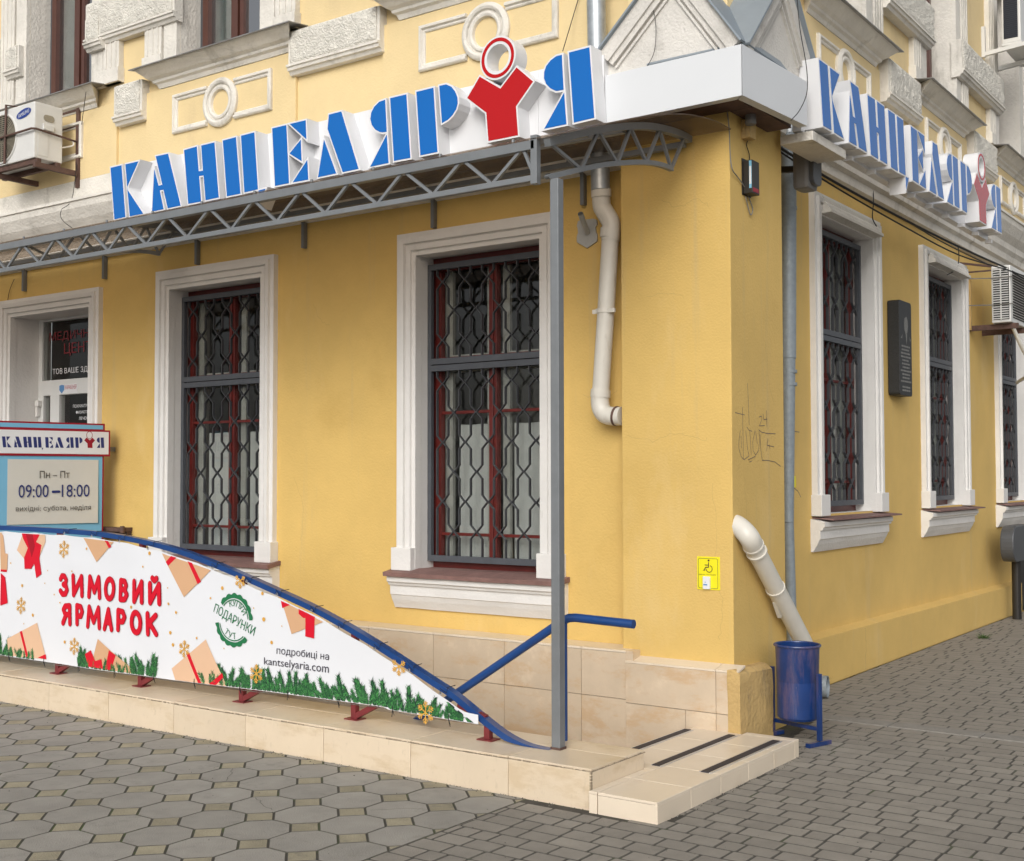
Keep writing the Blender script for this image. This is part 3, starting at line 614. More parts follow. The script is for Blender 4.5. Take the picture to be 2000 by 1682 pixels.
# ---- string course and upper floor decoration
def ncorn(bm): lumpy(bm, .005, 4, 7)
CORN = [(0, 3.60), (.05, 3.615), (.06, 3.68), (.10, 3.70), (.115, 3.76), (.15, 3.80), (.16, 3.86), (.22, 3.93), (.27, 4.02), (.28, 4.075), (.295, 4.08), (.295, 4.105), (.0, 4.19)]
MB(front).extr(CORN, -13.5, -3.93).build('string_course', M['oldwhite'], BLD, post=ncorn)
MB(front).box(-13.5, -3.93, 0, .03, 4.185, 4.36).build('white_band', M['oldwhite'], BLD)
CR_ = [(w, z+.40) for w, z in CORN]
MB(side).extr(CR_, 7.49, 19).build('string_course', M['oldwhite'], BLD, post=ncorn)
MB(side).box(7.49, 19, 0, .03, 4.585, 4.70).build('white_band', M['oldwhite'], BLD)
def upsill(fr, c, zt, zb, hw=.98):
    k = (zt-zb)
    prof = [(0, zb), (.03, zb), (.045, zb+.2*k), (.07, zb+.28*k), (.075, zb+.40*k), (.11, zb+.5*k), (.14, zb+.65*k), (.19, zb+.86*k), (.20, zb+.93*k), (0, zb+.98*k)]
    s_ = MB(fr).extr(prof, c-hw+.03, c+hw-.03, -.0, 0)
    s_ = MB(fr); n = len(prof)
    s_.add([(c-hw+.19-w_*.85, w_, z) for w_, z in prof]+[(c+hw-.19+w_*.85, w_, z) for w_, z in prof], [tuple(range(n)), tuple(range(n, 2*n))[::-1]]+[(i, n+i, n+(i+1) % n, (i+1) % n) for i in range(n)])
    o = s_.build('upper_sill', M['oldwhite'], BLD, post=lambda bm: lumpy(bm, .005, 4, 8))
    f = MB(fr); f.add([(c-hw, 0, zt+.02), (c+hw, 0, zt+.02), (c+hw+.01, .225, zt-.012), (c-hw-.01, .225, zt-.012), (c-hw, 0, zt+.014), (c+hw, 0, zt+.014), (c+hw+.01, .225, zt-.020), (c-hw-.01, .225, zt-.020)],
                      [(0, 1, 2, 3), (7, 6, 5, 4), (0, 4, 5, 1), (1, 5, 6, 2), (2, 6, 7, 3), (3, 7, 4, 0)])
    f.build('sill_flashing', M['flash'], BLD)
def ringpanel(fr, c, z0, z1, hw=.61, w0=.027):
    P = [(0, w0-.002), (0, w0+.022), (.01, w0+.032), (.026, w0+.032), (.034, w0+.014), (.046, w0+.016), (.054, w0+.010), (.056, w0-.002)]
    for x0, x1 in ((c-hw, c-.19), (c+.19, c+hw)):
        m = MB(fr)
        sg = 1 if x0 < c-.3 else -1
        oe = c-hw if sg > 0 else c+hw; ie = c-.17 if sg > 0 else c+.17
        st = [lambda q, s=sg, e=oe, i=ie: (i, z0+q), lambda q, s=sg, e=oe: (e+s*q, z0+q), lambda q, s=sg, e=oe: (e+s*q, z1-q), lambda q, s=sg, e=oe, i=ie: (i, z1-q)]
        m.sweep(st, P); m.build('panel_moulding', M['oldwhite'], BLD)
    R_ = (z1-z0)/2+.035
    MB(fr).lathe([(R_, 0), (R_+.002, .025), (R_-.01, .04), (R_-.03, .045), (R_-.045, .036), (R_-.05, .018), (R_-.06, .018), (R_-.066, .032), (R_-.08, .036), (R_-.095, .028), (R_-.10, 0)], (c, w0-.001, (z0+z1)/2), n=48).build('ring_ornament', M['oldwhite'], BLD, smooth=True, angle=40)
def block(fr, u0, u1, z0, z1, w1=.10, base=True, name='rusticated_block'):
    nx = max(6, int((u1-u0)/.02)); nz = max(6, int((z1-z0)/.02)); m = MB(fr); vs = []
    for i in range(nx+1):
        for j in range(nz+1):
            u = u0+(u1-u0)*i/nx; z = z0+(z1-z0)*j/nz; edge = min(i, nx-i, j, nz-j)
            q = noise.noise(Vector((u*26, z*26, 1.3+u0)))*.012+noise.noise(Vector((u*60, z*60, 5)))*.008
            vs.append((u, w1+(q if edge > 0 else -.012), z))
    m.add(vs, [(i*(nz+1)+j, (i+1)*(nz+1)+j, (i+1)*(nz+1)+j+1, i*(nz+1)+j+1) for i in range(nx) for j in range(nz)])
    m.add([(u0, w1-.012, z0), (u1, w1-.012, z0), (u1, w1-.012, z1), (u0, w1-.012, z1), (u0, 0, z0), (u1, 0, z0), (u1, 0, z1), (u0, 0, z1)], [(0, 1, 5, 4), (1, 2, 6, 5), (2, 3, 7, 6), (3, 0, 4, 7)])
    b_ = m.build(name, M['rough'], BLD, smooth=True, angle=60)
    if base:
        MB(fr).extr([(0, z0-.075), (w1-.045, z0-.075), (w1-.03, z0-.05), (w1-.012, z0-.045), (w1-.006, z0-.02), (w1+.006, z0-.018), (w1+.006, z0-.001), (0, z0-.001)], u0-.03, u1+.03).build('block_moulding', M['oldwhite'], b_)
        for x0, x1 in ((u0-.028, u0-.001), (u1+.001, u1+.028)): MB(fr).box(x0, x1, 0, w1-.02, z0-.0005, z1).build('block_edge', M['oldwhite'], b_)
def pil_upper(fr, u0, u1, z0, z1, flute=True):
    m = MB(fr); m.box(u0, u1, 0, .055, z0, z1)
    for k in range(3):
        x = u0+(u1-u0)*(.2+.3*k); m.box(x-.010, x+.010, .055, .063, z0+.14, z1)
    m.box(u0-.012, u1+.012, 0, .075, z0, z0+.13)
    m.build('fluted_strip', M['oldwhite'], BLD, bevel=.004)
def upwin(fr, h, w=-.20):
    a, b, c, d = h; m = MB(fr)
    fx = [(a+.05, a+.12), (a+.42, a+.50), (b-.09, b-.03)]
    for x0, x1 in fx: m.box(x0, x1, w-.07, w, c, d)
    m.box(a, b, w-.07, w-.001, c, c+.07); m.box(a+.515, a+.56, w-.07, w-.012, c+.07, d)
    win = m.build('upper_window', M['brown'], BLD, bevel=.004)
    for x0, x1 in ((a+.12, a+.42), (a+.56, b-.09)): MB(fr).box(x0, x1, w-.05, w-.045, c+.07, d).build('pane', M['upglass'], win)
    MB(fr).box(a, a+.05, w-.07, w-.02, c, d).box(b-.03, b, w-.07, w-.02, c, d).build('frame_filler', M['cabinet'], win)
    n = MB(fr); n.box(a+.02, a+.30, w-.14, w-.12, c, d); n.build('blind', M['curtain'], win)
    r = MB(fr); q = 1.2
    r.add([(a-.2, -.43, c-.2), (b+.2, -.43, c-.2), (b+.2, -.43, d+.3), (a-.2, -.43, d+.3), (a-.2, -q, c-.2), (b+.2, -q, c-.2), (b+.2, -q, d+.3), (a-.2, -q, d+.3)], [(4, 5, 6, 7), (0, 1, 5, 4), (1, 2, 6, 5), (2, 3, 7, 6), (3, 0, 4, 7)])
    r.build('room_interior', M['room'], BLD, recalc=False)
# front bays
for c, h in ((-10.36, F_up[0]), (-7.85, F_up[1]), (-5.08, F_up[2])):
    upsill(front, c, 5.165, 5.0); ringpanel(front, c, 4.565, 4.905); upwin(front, h)
    a, b = h[:2]
    MB(front).box(a-.17, a, -.001, .045, 5.17, 7.4).box(b, b+.17, -.001, .045, 5.17, 7.4).build('upper_jamb', M['oldwhite'], BLD, bevel=.004)
    pil_upper(front, a-.42, a-.19, 5.17, 7.4); pil_upper(front, b+.19, b+.42, 5.17, 7.4)
for u0, u1 in ((-11.3, -9.26), (-8.84, -6.98), (-6.06, -4.22)): MB(front).box(u0, u1, -.01, .028, 4.36, 4.995).build('bay_field', M['pale'], BLD, bevel=.004)
for u0, u1, z0, z1 in ((-9.20, -8.86, 4.835, 5.11), (-6.98, -6.07, 4.865, 5.13), (-4.15, -3.93, 4.87, 5.13)): block(front, u0, u1, z0, z1)
for u0, u1, z0, z1 in ((-9.62, -8.42, 5.62, 5.95), (-6.95, -6.05, 5.72, 6.05), (-12, -11.1, 5.62, 5.95)): block(front, u0, u1, z0, z1, .11)
block(front, -10.90, -10.72, 5.58, 5.80, .12, name='rusticated_stone'); block(front, -9.60, -9.42, 5.58, 5.80, .13, name='rusticated_stone')
# side bays
for c, h in ((9.76, R_up[0]), (12.56, R_up[1]), (15.4, R_up[2])):
    upsill(side, c, 5.375, 5.215, .96); ringpanel(side, c, 4.78, 5.105, .60); upwin(side, h)
    a, b = h[:2]
    MB(side).box(a-.17, a, -.001, .045, 5.38, 7.6).box(b, b+.17, -.001, .045, 5.38, 7.6).build('upper_jamb', M['oldwhite'], BLD, bevel=.004)
    pil_upper(side, a-.42, a-.19, 5.38, 7.6); pil_upper(side, b+.19, b+.42, 5.38, 7.6)
for u0, u1 in ((8.86, 10.66), (11.62, 13.46), (14.5, 16.3)): MB(side).box(u0, u1, -.01, .028, 4.70, 5.21).build('bay_field', M['pale'], BLD, bevel=.004)
for u0, u1 in ((10.74, 11.62), (13.55, 14.42)): block(side, u0, u1, 5.02, 5.33, .11)
for u0, u1 in ((10.72, 12.0), (13.04, 14.7)): block(side, u0, u1, 5.86, 6.18, .13)

# ---- plaster gables over the corner pilaster
def gable(fr, u0, ua, u1, z0, zl, za, zr, nm):
    G = MB(fr); G.prism([(u0, z0), (u1, z0), (u1, zr), (ua, za), (u0, zl)], -.6, 0); gb = G.build('corner_gable', M['gable'], BLD, post=lambda bm: lumpy(bm, .003, 3, 8))
    L1 = Vector((ua-u0, za-zl)).normalized(); L2 = Vector((u1-ua, zr-za)).normalized()
    n1 = Vector((L1.y, -L1.x)); n2 = Vector((L2.y, -L2.x))
    m = MB(fr)
    for d0, d1, w in ((0, .085, .045), (.085, .12, .028), (.135, .15, .016)):
        def off(p, nn, d): return (p[0]+nn.x*d, p[1]+nn.y*d)
        def apex(d): # mitre of the two offset lines
            A = Vector((u0, zl))+n1*d; B = Vector((u1, zr))+n2*d; den = L1.x*L2.y-L1.y*L2.x; t = ((B.x-A.x)*L2.y-(B.y-A.y)*L2.x)/den; return (A.x+L1.x*t, A.y+L1.y*t)
        A0, A1 = off((u0, zl), n1, d0), off((u0, zl), n1, d1); B0, B1 = off((u1, zr), n2, d0), off((u1, zr), n2, d1)
        m.prism([A0, apex(d0), apex(d1), A1], -.002, w); m.prism([apex(d0), B0, B1, apex(d1)], -.002, w+.0006)
    m.build('raking_moulding', M['gable'], gb)
    t = .012; f = MB(fr)
    def off2(p, nn, d): return (p[0]-nn.x*d, p[1]-nn.y*d)
    P0, P1 = (u0-.03*L1.x, zl-.03*L1.y), (ua, za); Q1 = (u1+.02*L2.x, zr+.02*L2.y)
    f.prism([P0, P1, off2(P1, n1, t), off2(P0, n1, t)], -.6, .075); f.prism([P1, Q1, off2(Q1, n2, t), off2(P1, n2, t)], -.6, .0755)
    f.build('gable_roof_sheet', M['roofmetal'], gb)
gable(frame_y(6.45), -3.90, -3.387, -2.955, 4.0, 4.225, 4.72, 4.11, 'f')
gable(frame_x(-2.985), 6.465, 7.05, 7.43, 4.0, 4.11, 4.74, 4.29, 's')
MB().box(-3.86, -3.02, 6.48, 7.40, 3.99, 4.2).build('gable_core', M['gable'], BLD)

# ================================================================== STAIRWELL KERB, STEPS, LANDING
KZ = .195; KB = 5.545; KX = -3.125
kerb = thing('stairwell_kerb', 'long low kerb wall clad in beige stone tiles under the banner railing', 'kerb wall', (KX, KY, 0))
MB().box(-12, KX-.014, KY+.012, KB-.005, -1.2, KZ-.012).build('kerb_core', M['mortar'], kerb, post=lambda bm: lumpy(bm, .002, 3, 20))
kj = [KX, -3.617, -4.258, -4.899, -5.541, -6.193, -6.848, -7.505, -8.16, -8.81, -9.46]
for i, (a, b) in enumerate(zip(kj, kj[1:])):
    t = tile_v(frame_y(KY+.012), b, a, -.06, KZ-.013-.002*(i % 3 == 1), 0, kerb, M['kerbtile'], th=.012, b=.0035)
    MB().slab([(b+.002, KY+.004), (a-.002, KY+.004), (a-.002, KY+.315), (b+.002, KY+.315)], KZ-.012, KZ-.001*(i % 2), .003).build('top_tile', M['kerbtile'], kerb)
    MB().slab([(b+.002, KY+.319), (a-.002, KY+.319), (a-.002, KB), (b+.002, KB)], KZ-.012, KZ-.0005, .002).build('top_tile', M['kerbtile'], kerb)
tile_v(frame_x(KX-.014), KY+.006, KB, -.02, KZ-.014, 0, kerb, M['kerbtile'], th=.014, b=.003) if False else None
def tile_x(x, y0, y1, z0, z1, parent, mat_, th=.012, b=.003, name='tile'):
    m = MB(); m.fr = lambda u, w, z: Vector((x+w, u, z))
    P = [(y0+.0016, z0), (y1-.0016, z0), (y1-.0016, z1), (y0+.0016, z1)]; Q = inset(P, b)
    m.add([(u, 0, z) for u, z in P]+[(u, th-.0015, z) for u, z in P]+[(u, th, z) for u, z in Q], [(8, 9, 10, 11)]+[(i, (i+1) % 4, 4+(i+1) % 4, 4+i) for i in range(4)]+[(4+i, 4+(i+1) % 4, 8+(i+1) % 4, 8+i) for i in range(4)])
    return m.build(name, mat_, parent)
tile_x(KX-.012, KY+.010, KB-.002, -.02, KZ-.014, kerb, M['kerbtile'])
# broken mortar line on the top front edge
mm = MB(); x = KX
while x > -9.4:
    l = random.uniform(.015, .09)
    if random.random() < .8: h_ = random.uniform(.003, .0075); mm.box(x-l, x, KY+.0005, KY+.006, KZ-.013-h_*.4, KZ-.012+h_*.6)
    x -= l+random.uniform(0, .02)
mm.build('crumbling_edge_mortar', M['mortar'], kerb, kind='stuff')
mm = MB(); 
for i in range(26):
    y = KY+.01+.02*i; mm.box(KX-.006, KX-.0005, y, y+.017, KZ-.016, KZ-.012+random.uniform(0, .005))
for i in range(12):
    z = .0+.0155*i; mm.box(KX-.009, KX+.0015, KY-.0015, KY+.008, z, z+.014*random.uniform(.6, 1))
mm.build('corner_mortar', M['mortar'], kerb, kind='stuff')

land = thing('tiled_landing', 'low cream tiled landing slab with three black anti-slip strips at the corner', 'landing', (-2.76, 5.0, 0))
LX1b = -2.75
MB().box(-3.385, LX1b-.013, KB, 6.655, -.1, .088).box(KX+.004, LX1b-.013, 5.013, KB, -.1, .088).build('landing_core', M['grout'], land)
ys = [5.0, 5.334, 5.66, 5.99, 6.32, 6.61, 6.67]
xs = [(-3.39, -3.075), (-3.072, LX1b)]
for (a, b) in xs:
    for c, d in zip(ys[:-1], ys[1:]):
        Q = clip([(a+.0015, c+.0015), (b-.0015, c+.0015), (b-.0015, d-.0015), (a+.0015, d-.0015)], -9, 9, 5, 6.607 if a < -3.1 else 9)
        if a < -3.1: Q = clip(Q, KX+.003, 9, 4, 9) if d < KB+.01 else (Q if c > KB-.1 else Q)
        if a < -3.1 and c < KB < d: 
            for R_ in (clip(Q, KX+.003, 9, c, KB+.003), clip(Q, -9, 9, KB+.003, d)):
                if R_: MB().slab(R_, .088, .100, .002).build('tile', M['tile2'], land)
            continue
        if Q: MB().slab(Q, .088, .100, .002).build('tile', M['tile2'], land)
for c, d in zip(ys[:-1], ys[1:]): tile_x(LX1b-.013, c, d, -.02, .0875, land, M['tile2'], b=.002)
for a, b in ((KX+.003, -3.075), (-3.073, LX1b-.001)): tile_v(frame_y(5.013), a, b, -.02, .0875, 0, land, M['tile2'], th=.013, b=.002)
for x, y0, y1 in ((-3.383, 5.87, 6.53), (-3.105, 5.63, 6.54), (-2.833, 5.645, 6.545)):
    s_ = MB().box(x-.023, x+.023, y0, y1, .100, .106, taper=.003).build('anti_slip_strip', M['strip'], land)
    MB().box(x+.024, x+.036, y0, y1, .100, .104).box(x-.03, x-.024, y0, y1, .100, .104).build('strip_edge', M['alu'], s_)
stairs = thing('basement_stairs', 'tiled steps going down behind the kerb, hidden by the banner', 'stairs', (-3.4, 6.0, -.1))
for k in range(7):
    x = -3.39-.30*k; z = .1-.17*(k+1)
    MB().box(x-.30, x, KB+.002, TW-.004, z-.17, z).build('step', M['tile2'], stairs)
MB().box(-12, -3.39-.30*7, KB+.002, TW-.004, -1.3, -1.09).build('stair_floor', M['tile2'], stairs)

# ================================================================== BANNER RAILING
RY0 = 5.28
RT = [(-11.5, .95), (-10.2, 1.17), (-9.3, 1.225), (-8.53, 1.237), (-7.88, 1.234), (-7.19, 1.216), (-6.56, 1.150), (-6.06, 1.050), (-5.46, .898), (-5.11, .798), (-4.71, .655), (-4.30, .487), (-4.148, .425), (-3.98, .335), (-3.837, .262), (-3.75, .228), (-3.672, .208), (-3.60, .200), (-3.52, .197)]
def smooth_path(P, k=6):
    out = []
    for i in range(len(P)-1):
        p0 = Vector(P[max(i-1, 0)]); p1 = Vector(P[i]); p2 = Vector(P[i+1]); p3 = Vector(P[min(i+2, len(P)-1)])
        for j in range(k):
            t = j/k; out.append(tuple(.5*((2*p1)+(-p0+p2)*t+(2*p0-5*p1+4*p2-p3)*t*t+(-p0+3*p1-3*p2+p3)*t**3)))
    out.append(P[-1]); return out
RTs = smooth_path(RT, 4)
rail = thing('banner_railing', 'curved blue steel railing on short dark red legs along the kerb', 'railing', (-6.5, RY0, KZ))
m = MB(); pts = RTs; th = .034; vs = []
for i, (x, z) in enumerate(pts):
    a = Vector(pts[max(i-1, 0)]); b = Vector(pts[min(i+1, len(pts)-1)]); t = (b-a).normalized(); n_ = Vector((-t.y, t.x))
    tt = th if z > .24 else max(.012, th*(z-.19)/.05)
    for w_, q in ((-.026, 0), (.026, 0), (.026, tt), (-.026, tt)): vs.append((x-n_.x*q, RY0+w_, max(KZ+.001, z-n_.y*q)))
m.add(vs, [(4*i+j, 4*i+(j+1) % 4, 4*i+4+(j+1) % 4, 4*i+4+j) for i in range(len(pts)-1) for j in range(4)]+[(0, 1, 2, 3), tuple(range(len(vs)-4, len(vs)))])
m.build('top_rail', M['blue'], rail, bevel=.004)
def railz(x):
    for (a, za), (b, zb) in zip(RTs, RTs[1:]):
        if a <= x <= b: return za+(zb-za)*(x-a)/(b-a)
    return RTs[-1][1]
for x in (-10.6, -9.66, -8.71, -7.766, -6.834, -5.84, -4.89, -3.926):
    top = railz(x)-.033
    l = MB().box(x-.018, x+.018, RY0-.018, RY0+.018, KZ+.004, top).build('leg', M['red'], rail, bevel=.003)
    MB().box(x-.05, x+.05, RY0-.04, RY0+.04, KZ, KZ+.006).build('foot_plate', M['red'], l)
    if x < -4: MB().bar((x+.01, RY0, KZ+.018), (x+.30, RY0, KZ+.165), .016, .016).build('brace', M['red'], l)
    else: MB().bar((x-.012, RY0, .31), (x-.20, RY0, .36), .014, .014).build('brace', M['red'], l)
    MB().tube([(x-.022+.0*k, RY0, KZ+.03) for k in (0, 1)]+[(x, RY0-.023, KZ+.034)], .002, 5).build('wire', M['gcable'], l) if False else None

# banner
BY = 5.235; BZ0 = .284; BX1 = -3.955
def wave(x, z):
    return .008*math.sin(x*2.3+z*1.3)+.005*math.sin(x*6.1-z*5)+.004*noise.noise(Vector((x*3, z*4, 2)))+.010*math.exp(-((x+7.55)**2/.02+(z-1.12)**2/.003))
def drape(bm, mx=.06):
    bmesh.ops.triangulate(bm, faces=[f for f in bm.faces if len(f.verts) > 3])
    for _ in range(9):
        E_ = [e for e in bm.edges if e.calc_length() > mx]
        if not E_: break
        bmesh.ops.subdivide_edges(bm, edges=E_, cuts=1)
        bmesh.ops.triangulate(bm, faces=[f for f in bm.faces if len(f.verts) > 3])
    for v in bm.verts: v.co.y += wave(v.co.x, v.co.z)
banner = thing('winter_fair_banner', 'white vinyl banner with red Cyrillic winter fair lettering laced to the curved railing', 'banner', (-6.0, BY, BZ0))
def bbot(x): return BZ0-.012*math.sin((x+9)*1.1)-(.01 if x > -4.6 else 0)
m = MB(); vs = []; N = 150
for i in range(N+1):
    x = -10.4+(BX1+10.4)*i/N; zt = max(railz(x)-.040, bbot(x)+.055)
    sc = .007*abs(math.sin((x+.1)*math.pi/.36)); zt -= sc
    for j in range(13): vs.append((x, BY+wave(x, bbot(x)+(zt-bbot(x))*j/12), bbot(x)+(zt-bbot(x))*j/12))
m.add(vs, [(13*i+j, 13*i+13+j, 13*i+14+j, 13*i+1+j) for i in range(N) for j in range(12)])
k_ = len(m.v); m.add([(x, y+.0016, z) for x, y, z in vs], [(13*i+j, 13*i+1+j, 13*i+14+j, 13*i+13+j) for i in range(N) for j in range(12)])
m.build('vinyl_sheet', M['vinyl'], banner, smooth=True, recalc=False)
# prints: everything below is drawn in the plane of the banner
PRW = [0.0016]
def BF(u, w, z): return Vector((u, BY-w, z))
def bpt(px, py): v = at(px, py, y=BY); return (v.x, v.z)
def pmesh(): return MB(BF)
def inside(u, z): return u < BX1-.004 and bbot(u)+.004 < z < railz(u)-.052
def clip_banner(P):
    # clip a print polygon to the sheet outline
    def cut(P, f):
        o = []
        for i in range(len(P)):
            a, b = P[i-1], P[i]; fa, fb = f(a), f(b)
            if (fa >= 0) != (fb >= 0): t = fa/(fa-fb); o.append((a[0]+(b[0]-a[0])*t, a[1]+(b[1]-a[1])*t))
            if fb >= 0: o.append(b)
        return o
    P = cut(P, lambda p: BX1-.004-p[0]) if P else P
    P = cut(P, lambda p: p[1]-bbot(p[0])-.004) if P else P
    if P:
        us = [p[0] for p in P]; a, b = min(us), max(us); za, zb = railz(a)-.050, railz(b)-.050
        P = cut(P, lambda p: (za+(zb-za)*((p[0]-a)/(b-a) if b > a else 0))-p[1])
    return P if len(P) > 2 else []
def pflat(m, P, w):
    P = clip_banner(P)
    if P: m.flat(P, w)
def printed(nm, mt, m): 
    if m.v: return m.build(nm, M[mt], banner, recalc=False, post=drape)
# fir twigs along the bottom
fd, fm, fl = pmesh(), pmesh(), pmesh()
def twig(u, z, L, ang, seed, w0=.0018):
    rr = random.Random(seed); d = Vector((math.sin(ang), math.cos(ang))); n_ = Vector((d.y, -d.x))
    def hwid(t): return L*.11*math.sqrt(max(0, 1-((t-.5)/.52)**2))*(1+.12*math.sin(t*23+seed))
    P = [(u+d.x*L*t+n_.x*hwid(t), z+d.y*L*t+n_.y*hwid(t)) for t in [k/12 for k in range(13)]]+[(u+d.x*L*t-n_.x*hwid(t), z+d.y*L*t-n_.y*hwid(t)) for t in [k/12 for k in range(11, 0, -1)]]
    P = clip_banner(P)
    if P: fd.flat(P, w0+rr.random()*.0005)
    for k in range(60):
        t = .04+.94*k/59; s_ = 1 if k % 2 else -1; b = Vector((u, z))+d*L*t*.93; nl = L*.30*(1-.30*t*t)*(.8+.4*rr.random()); na = ang+s_*(.85-.3*max(0, t-.6)/.4+rr.uniform(-.25, .25))
        e = b+Vector((math.sin(na), math.cos(na)))*nl; q = Vector((math.cos(na), -math.sin(na)))*.0021
        if inside(*e) and inside(*b): (fl if rr.random() < .38 else (fm if rr.random() < .75 else fd)).flat([(b.x-q.x, b.y-q.y), (b.x+q.x, b.y+q.y), (e.x, e.y)], w0+.0009+rr.random()*.001)
fx = []
rr = random.Random(3)
ranges = [(-9.6, -8.02), (-7.47, -6.05), (-5.98, BX1-.01)]
for a, b in ranges:
    x = a
    while x < b: fx.append(x); x += rr.uniform(.030, .055)
fir_gaps = [(-8.03, -7.50), (-6.62, -6.28), (-5.62, -5.35)]
for i, x in enumerate(fx):
    if any(a < x < b for a, b in ((-7.98, -7.52), (-6.62, -6.17), (-5.75, -5.62) if False else (9, 9))): continue
    twig(x, bbot(x)+.0, rr.uniform(.085, .165), rr.uniform(-.55, .55), i); twig(x+.02, bbot(x)-.01, rr.uniform(.08, .12), rr.uniform(-.95, .95), i+900, .0030); twig(x+.01, bbot(x)+.004, rr.uniform(.05, .075), rr.uniform(-.6, .6), i+1900, .0036)
for nm_, mt_, mb_ in (('fir_print_dark', 'print_fir_dark', fd), ('fir_print', 'print_fir', fm), ('fir_print_light', 'print_fir_light', fl)): printed(nm_, mt_, mb_)['kind'] = 'stuff'
# gift boxes (pixel outlines measured on the photograph, put on the banner plane)
class Many:
    def __init__(s): s.p = []
    def flat(s, P, w): s.p.append((P, w+.00004*len(s.p)))
    def build(s, nm, mt):
        for P, w in s.p: printed(nm, mt, pmesh().flat(P, w))
kr, kl, rd, dr = Many(), Many(), Many(), Many()
def Z(ox, oy, s, pts): return [bpt(ox+x/s, oy+y/s) for x, y in pts]
g1 = lambda P: Z(0, 1000, 4.947, P)
g2 = lambda P: Z(300, 1040, 4.6725, P)
g3 = lambda P: Z(380, 1120, 5.5556, P)
pflat(kl, g1([(75, 1225), (360, 1070), (440, 1425), (250, 1405), (95, 1385)]), .0042); pflat(rd, g1([(197, 1155), (218, 1150), (275, 1400), (255, 1400)]), .0050); pflat(rd, g1([(360, 1410), (435, 1375), (440, 1425)]), .0050)
pflat(kr, g1([(795, 215), (1130, 262), (935, 485)]), .0042); pflat(rd, g1([(1000, 238), (1030, 245), (1082, 335), (1060, 352)]), .0050)
pflat(kr, g1([(950, 1225), (1290, 1520), (1270, 1560), (870, 1490), (905, 1400)]), .0042); pflat(rd, g1([(1065, 1335), (1130, 1385), (1080, 1530), (1025, 1520)]), .0050)
pflat(rd, g1([(820, 1375), (880, 1335), (925, 1440), (990, 1420), (1000, 1515), (860, 1495)]), .0052)
pflat(kl, g1([(210, 215), (265, 185), (430, 215), (435, 290), (370, 440), (230, 460), (155, 370)]), .0042)
pflat(rd, g1([(195, 180), (395, 185), (340, 290), (395, 320), (375, 450), (400, 600), (350, 640), (325, 500), (295, 550), (230, 550), (225, 440), (260, 350), (215, 260)]), .0050)
pflat(dr, g1([(235, 185), (300, 185), (330, 330), (300, 440), (270, 330)]), .0056)
pflat(kr, g1([(0, 175), (30, 230), (45, 400), (70, 405), (60, 560), (0, 560)]), .0042); pflat(rd, g1([(0, 556), (58, 560), (55, 582), (0, 576)]), .005); pflat(rd, g1([(0, 590), (40, 630), (72, 880), (0, 905)]), .0052)
pflat(kr, g2([(75, 155), (200, 190), (545, 320), (285, 590)]), .0042); pflat(rd, g2([(128, 268), (195, 192), (245, 205), (150, 305)]), .0050); pflat(rd, g2([(300, 222), (335, 232), (435, 450), (405, 470)]), .0050)
pflat(kl, g2([(178, 1240), (490, 975), (690, 1420), (215, 1350)]), .0042); pflat(rd, g2([(312, 1105), (340, 1095), (458, 1385), (430, 1385)]), .0050); pflat(rd, g2([(505, 1395), (640, 1280), (650, 1320), (575, 1400)]), .0050)
pflat(kr, g3([(920, 240), (1100, 310), (1465, 500), (1040, 660)]), .0042); pflat(rd, g3([(920, 240), (945, 235), (1100, 312), (945, 378)]), .0048); pflat(rd, g3([(1195, 400), (1300, 405), (1292, 708), (1193, 685)]), .0052)
pflat(rd, g3([(1140, 335), (1230, 370), (1300, 400), (1250, 490), (1170, 485), (1120, 440), (1120, 380)]), .0050); pflat(dr, g3([(1205, 372), (1295, 410), (1240, 450)]), .0056)
kr.build('kraft_gift_print', 'print_kraft'); kl.build('light_gift_print', 'print_kraft_light'); rd.build('red_ribbon_print', 'print_red'); dr.build('dark_ribbon_print', 'print_dark_red')
# snowflakes and dots
go = pmesh()
def flake(c, r, w=.0050, a0=0, arms=6, keep=None):
    go = pmesh()
    for i in range(arms):
        if keep and i not in keep: continue
        a = a0+i*math.pi/3; d = Vector((math.cos(a), math.sin(a))); e = Vector(c)+d*r
        ribbon(go, [c, tuple(e)], .0034, w+.0002*i)
        for f, l in ((.45, .38), (.72, .26)):
            b = Vector(c)+d*r*f
            for s_ in (-1, 1): t = b+Vector((math.cos(a+s_*.8), math.sin(a+s_*.8)))*r*l; ribbon(go, [tuple(b), tuple(t)], .0030, w+.0013+.0002*i+.00007*s_)
    printed('gold_snowflake_print', 'print_gold', go)
def px1(x, y): return bpt(x/4.947, 1000+y/4.947)
def px2(x, y): return bpt(300+x/4.6725, 1040+y/4.6725)
def px3(x, y): return bpt(380+x/3.2258, 1080+y/3.2258)
flake(px1(620, 360), .062, a0=.52); flake(px1(203, 905), .062, a0=.52); flake(px1(708, 1300), .060, a0=.52)
flake(px2(292, 1062), .055, a0=.52); flake(px2(938, 1290), .058, a0=.52); flake(px2(795, 440), .048, a0=.52, keep=(0, 2, 3, 4, 5))
flake(px3(1460, 1005), .062, a0=.52); flake(px3(1285, 715), .052, a0=.52, keep=(2, 3, 4, 5, 0))
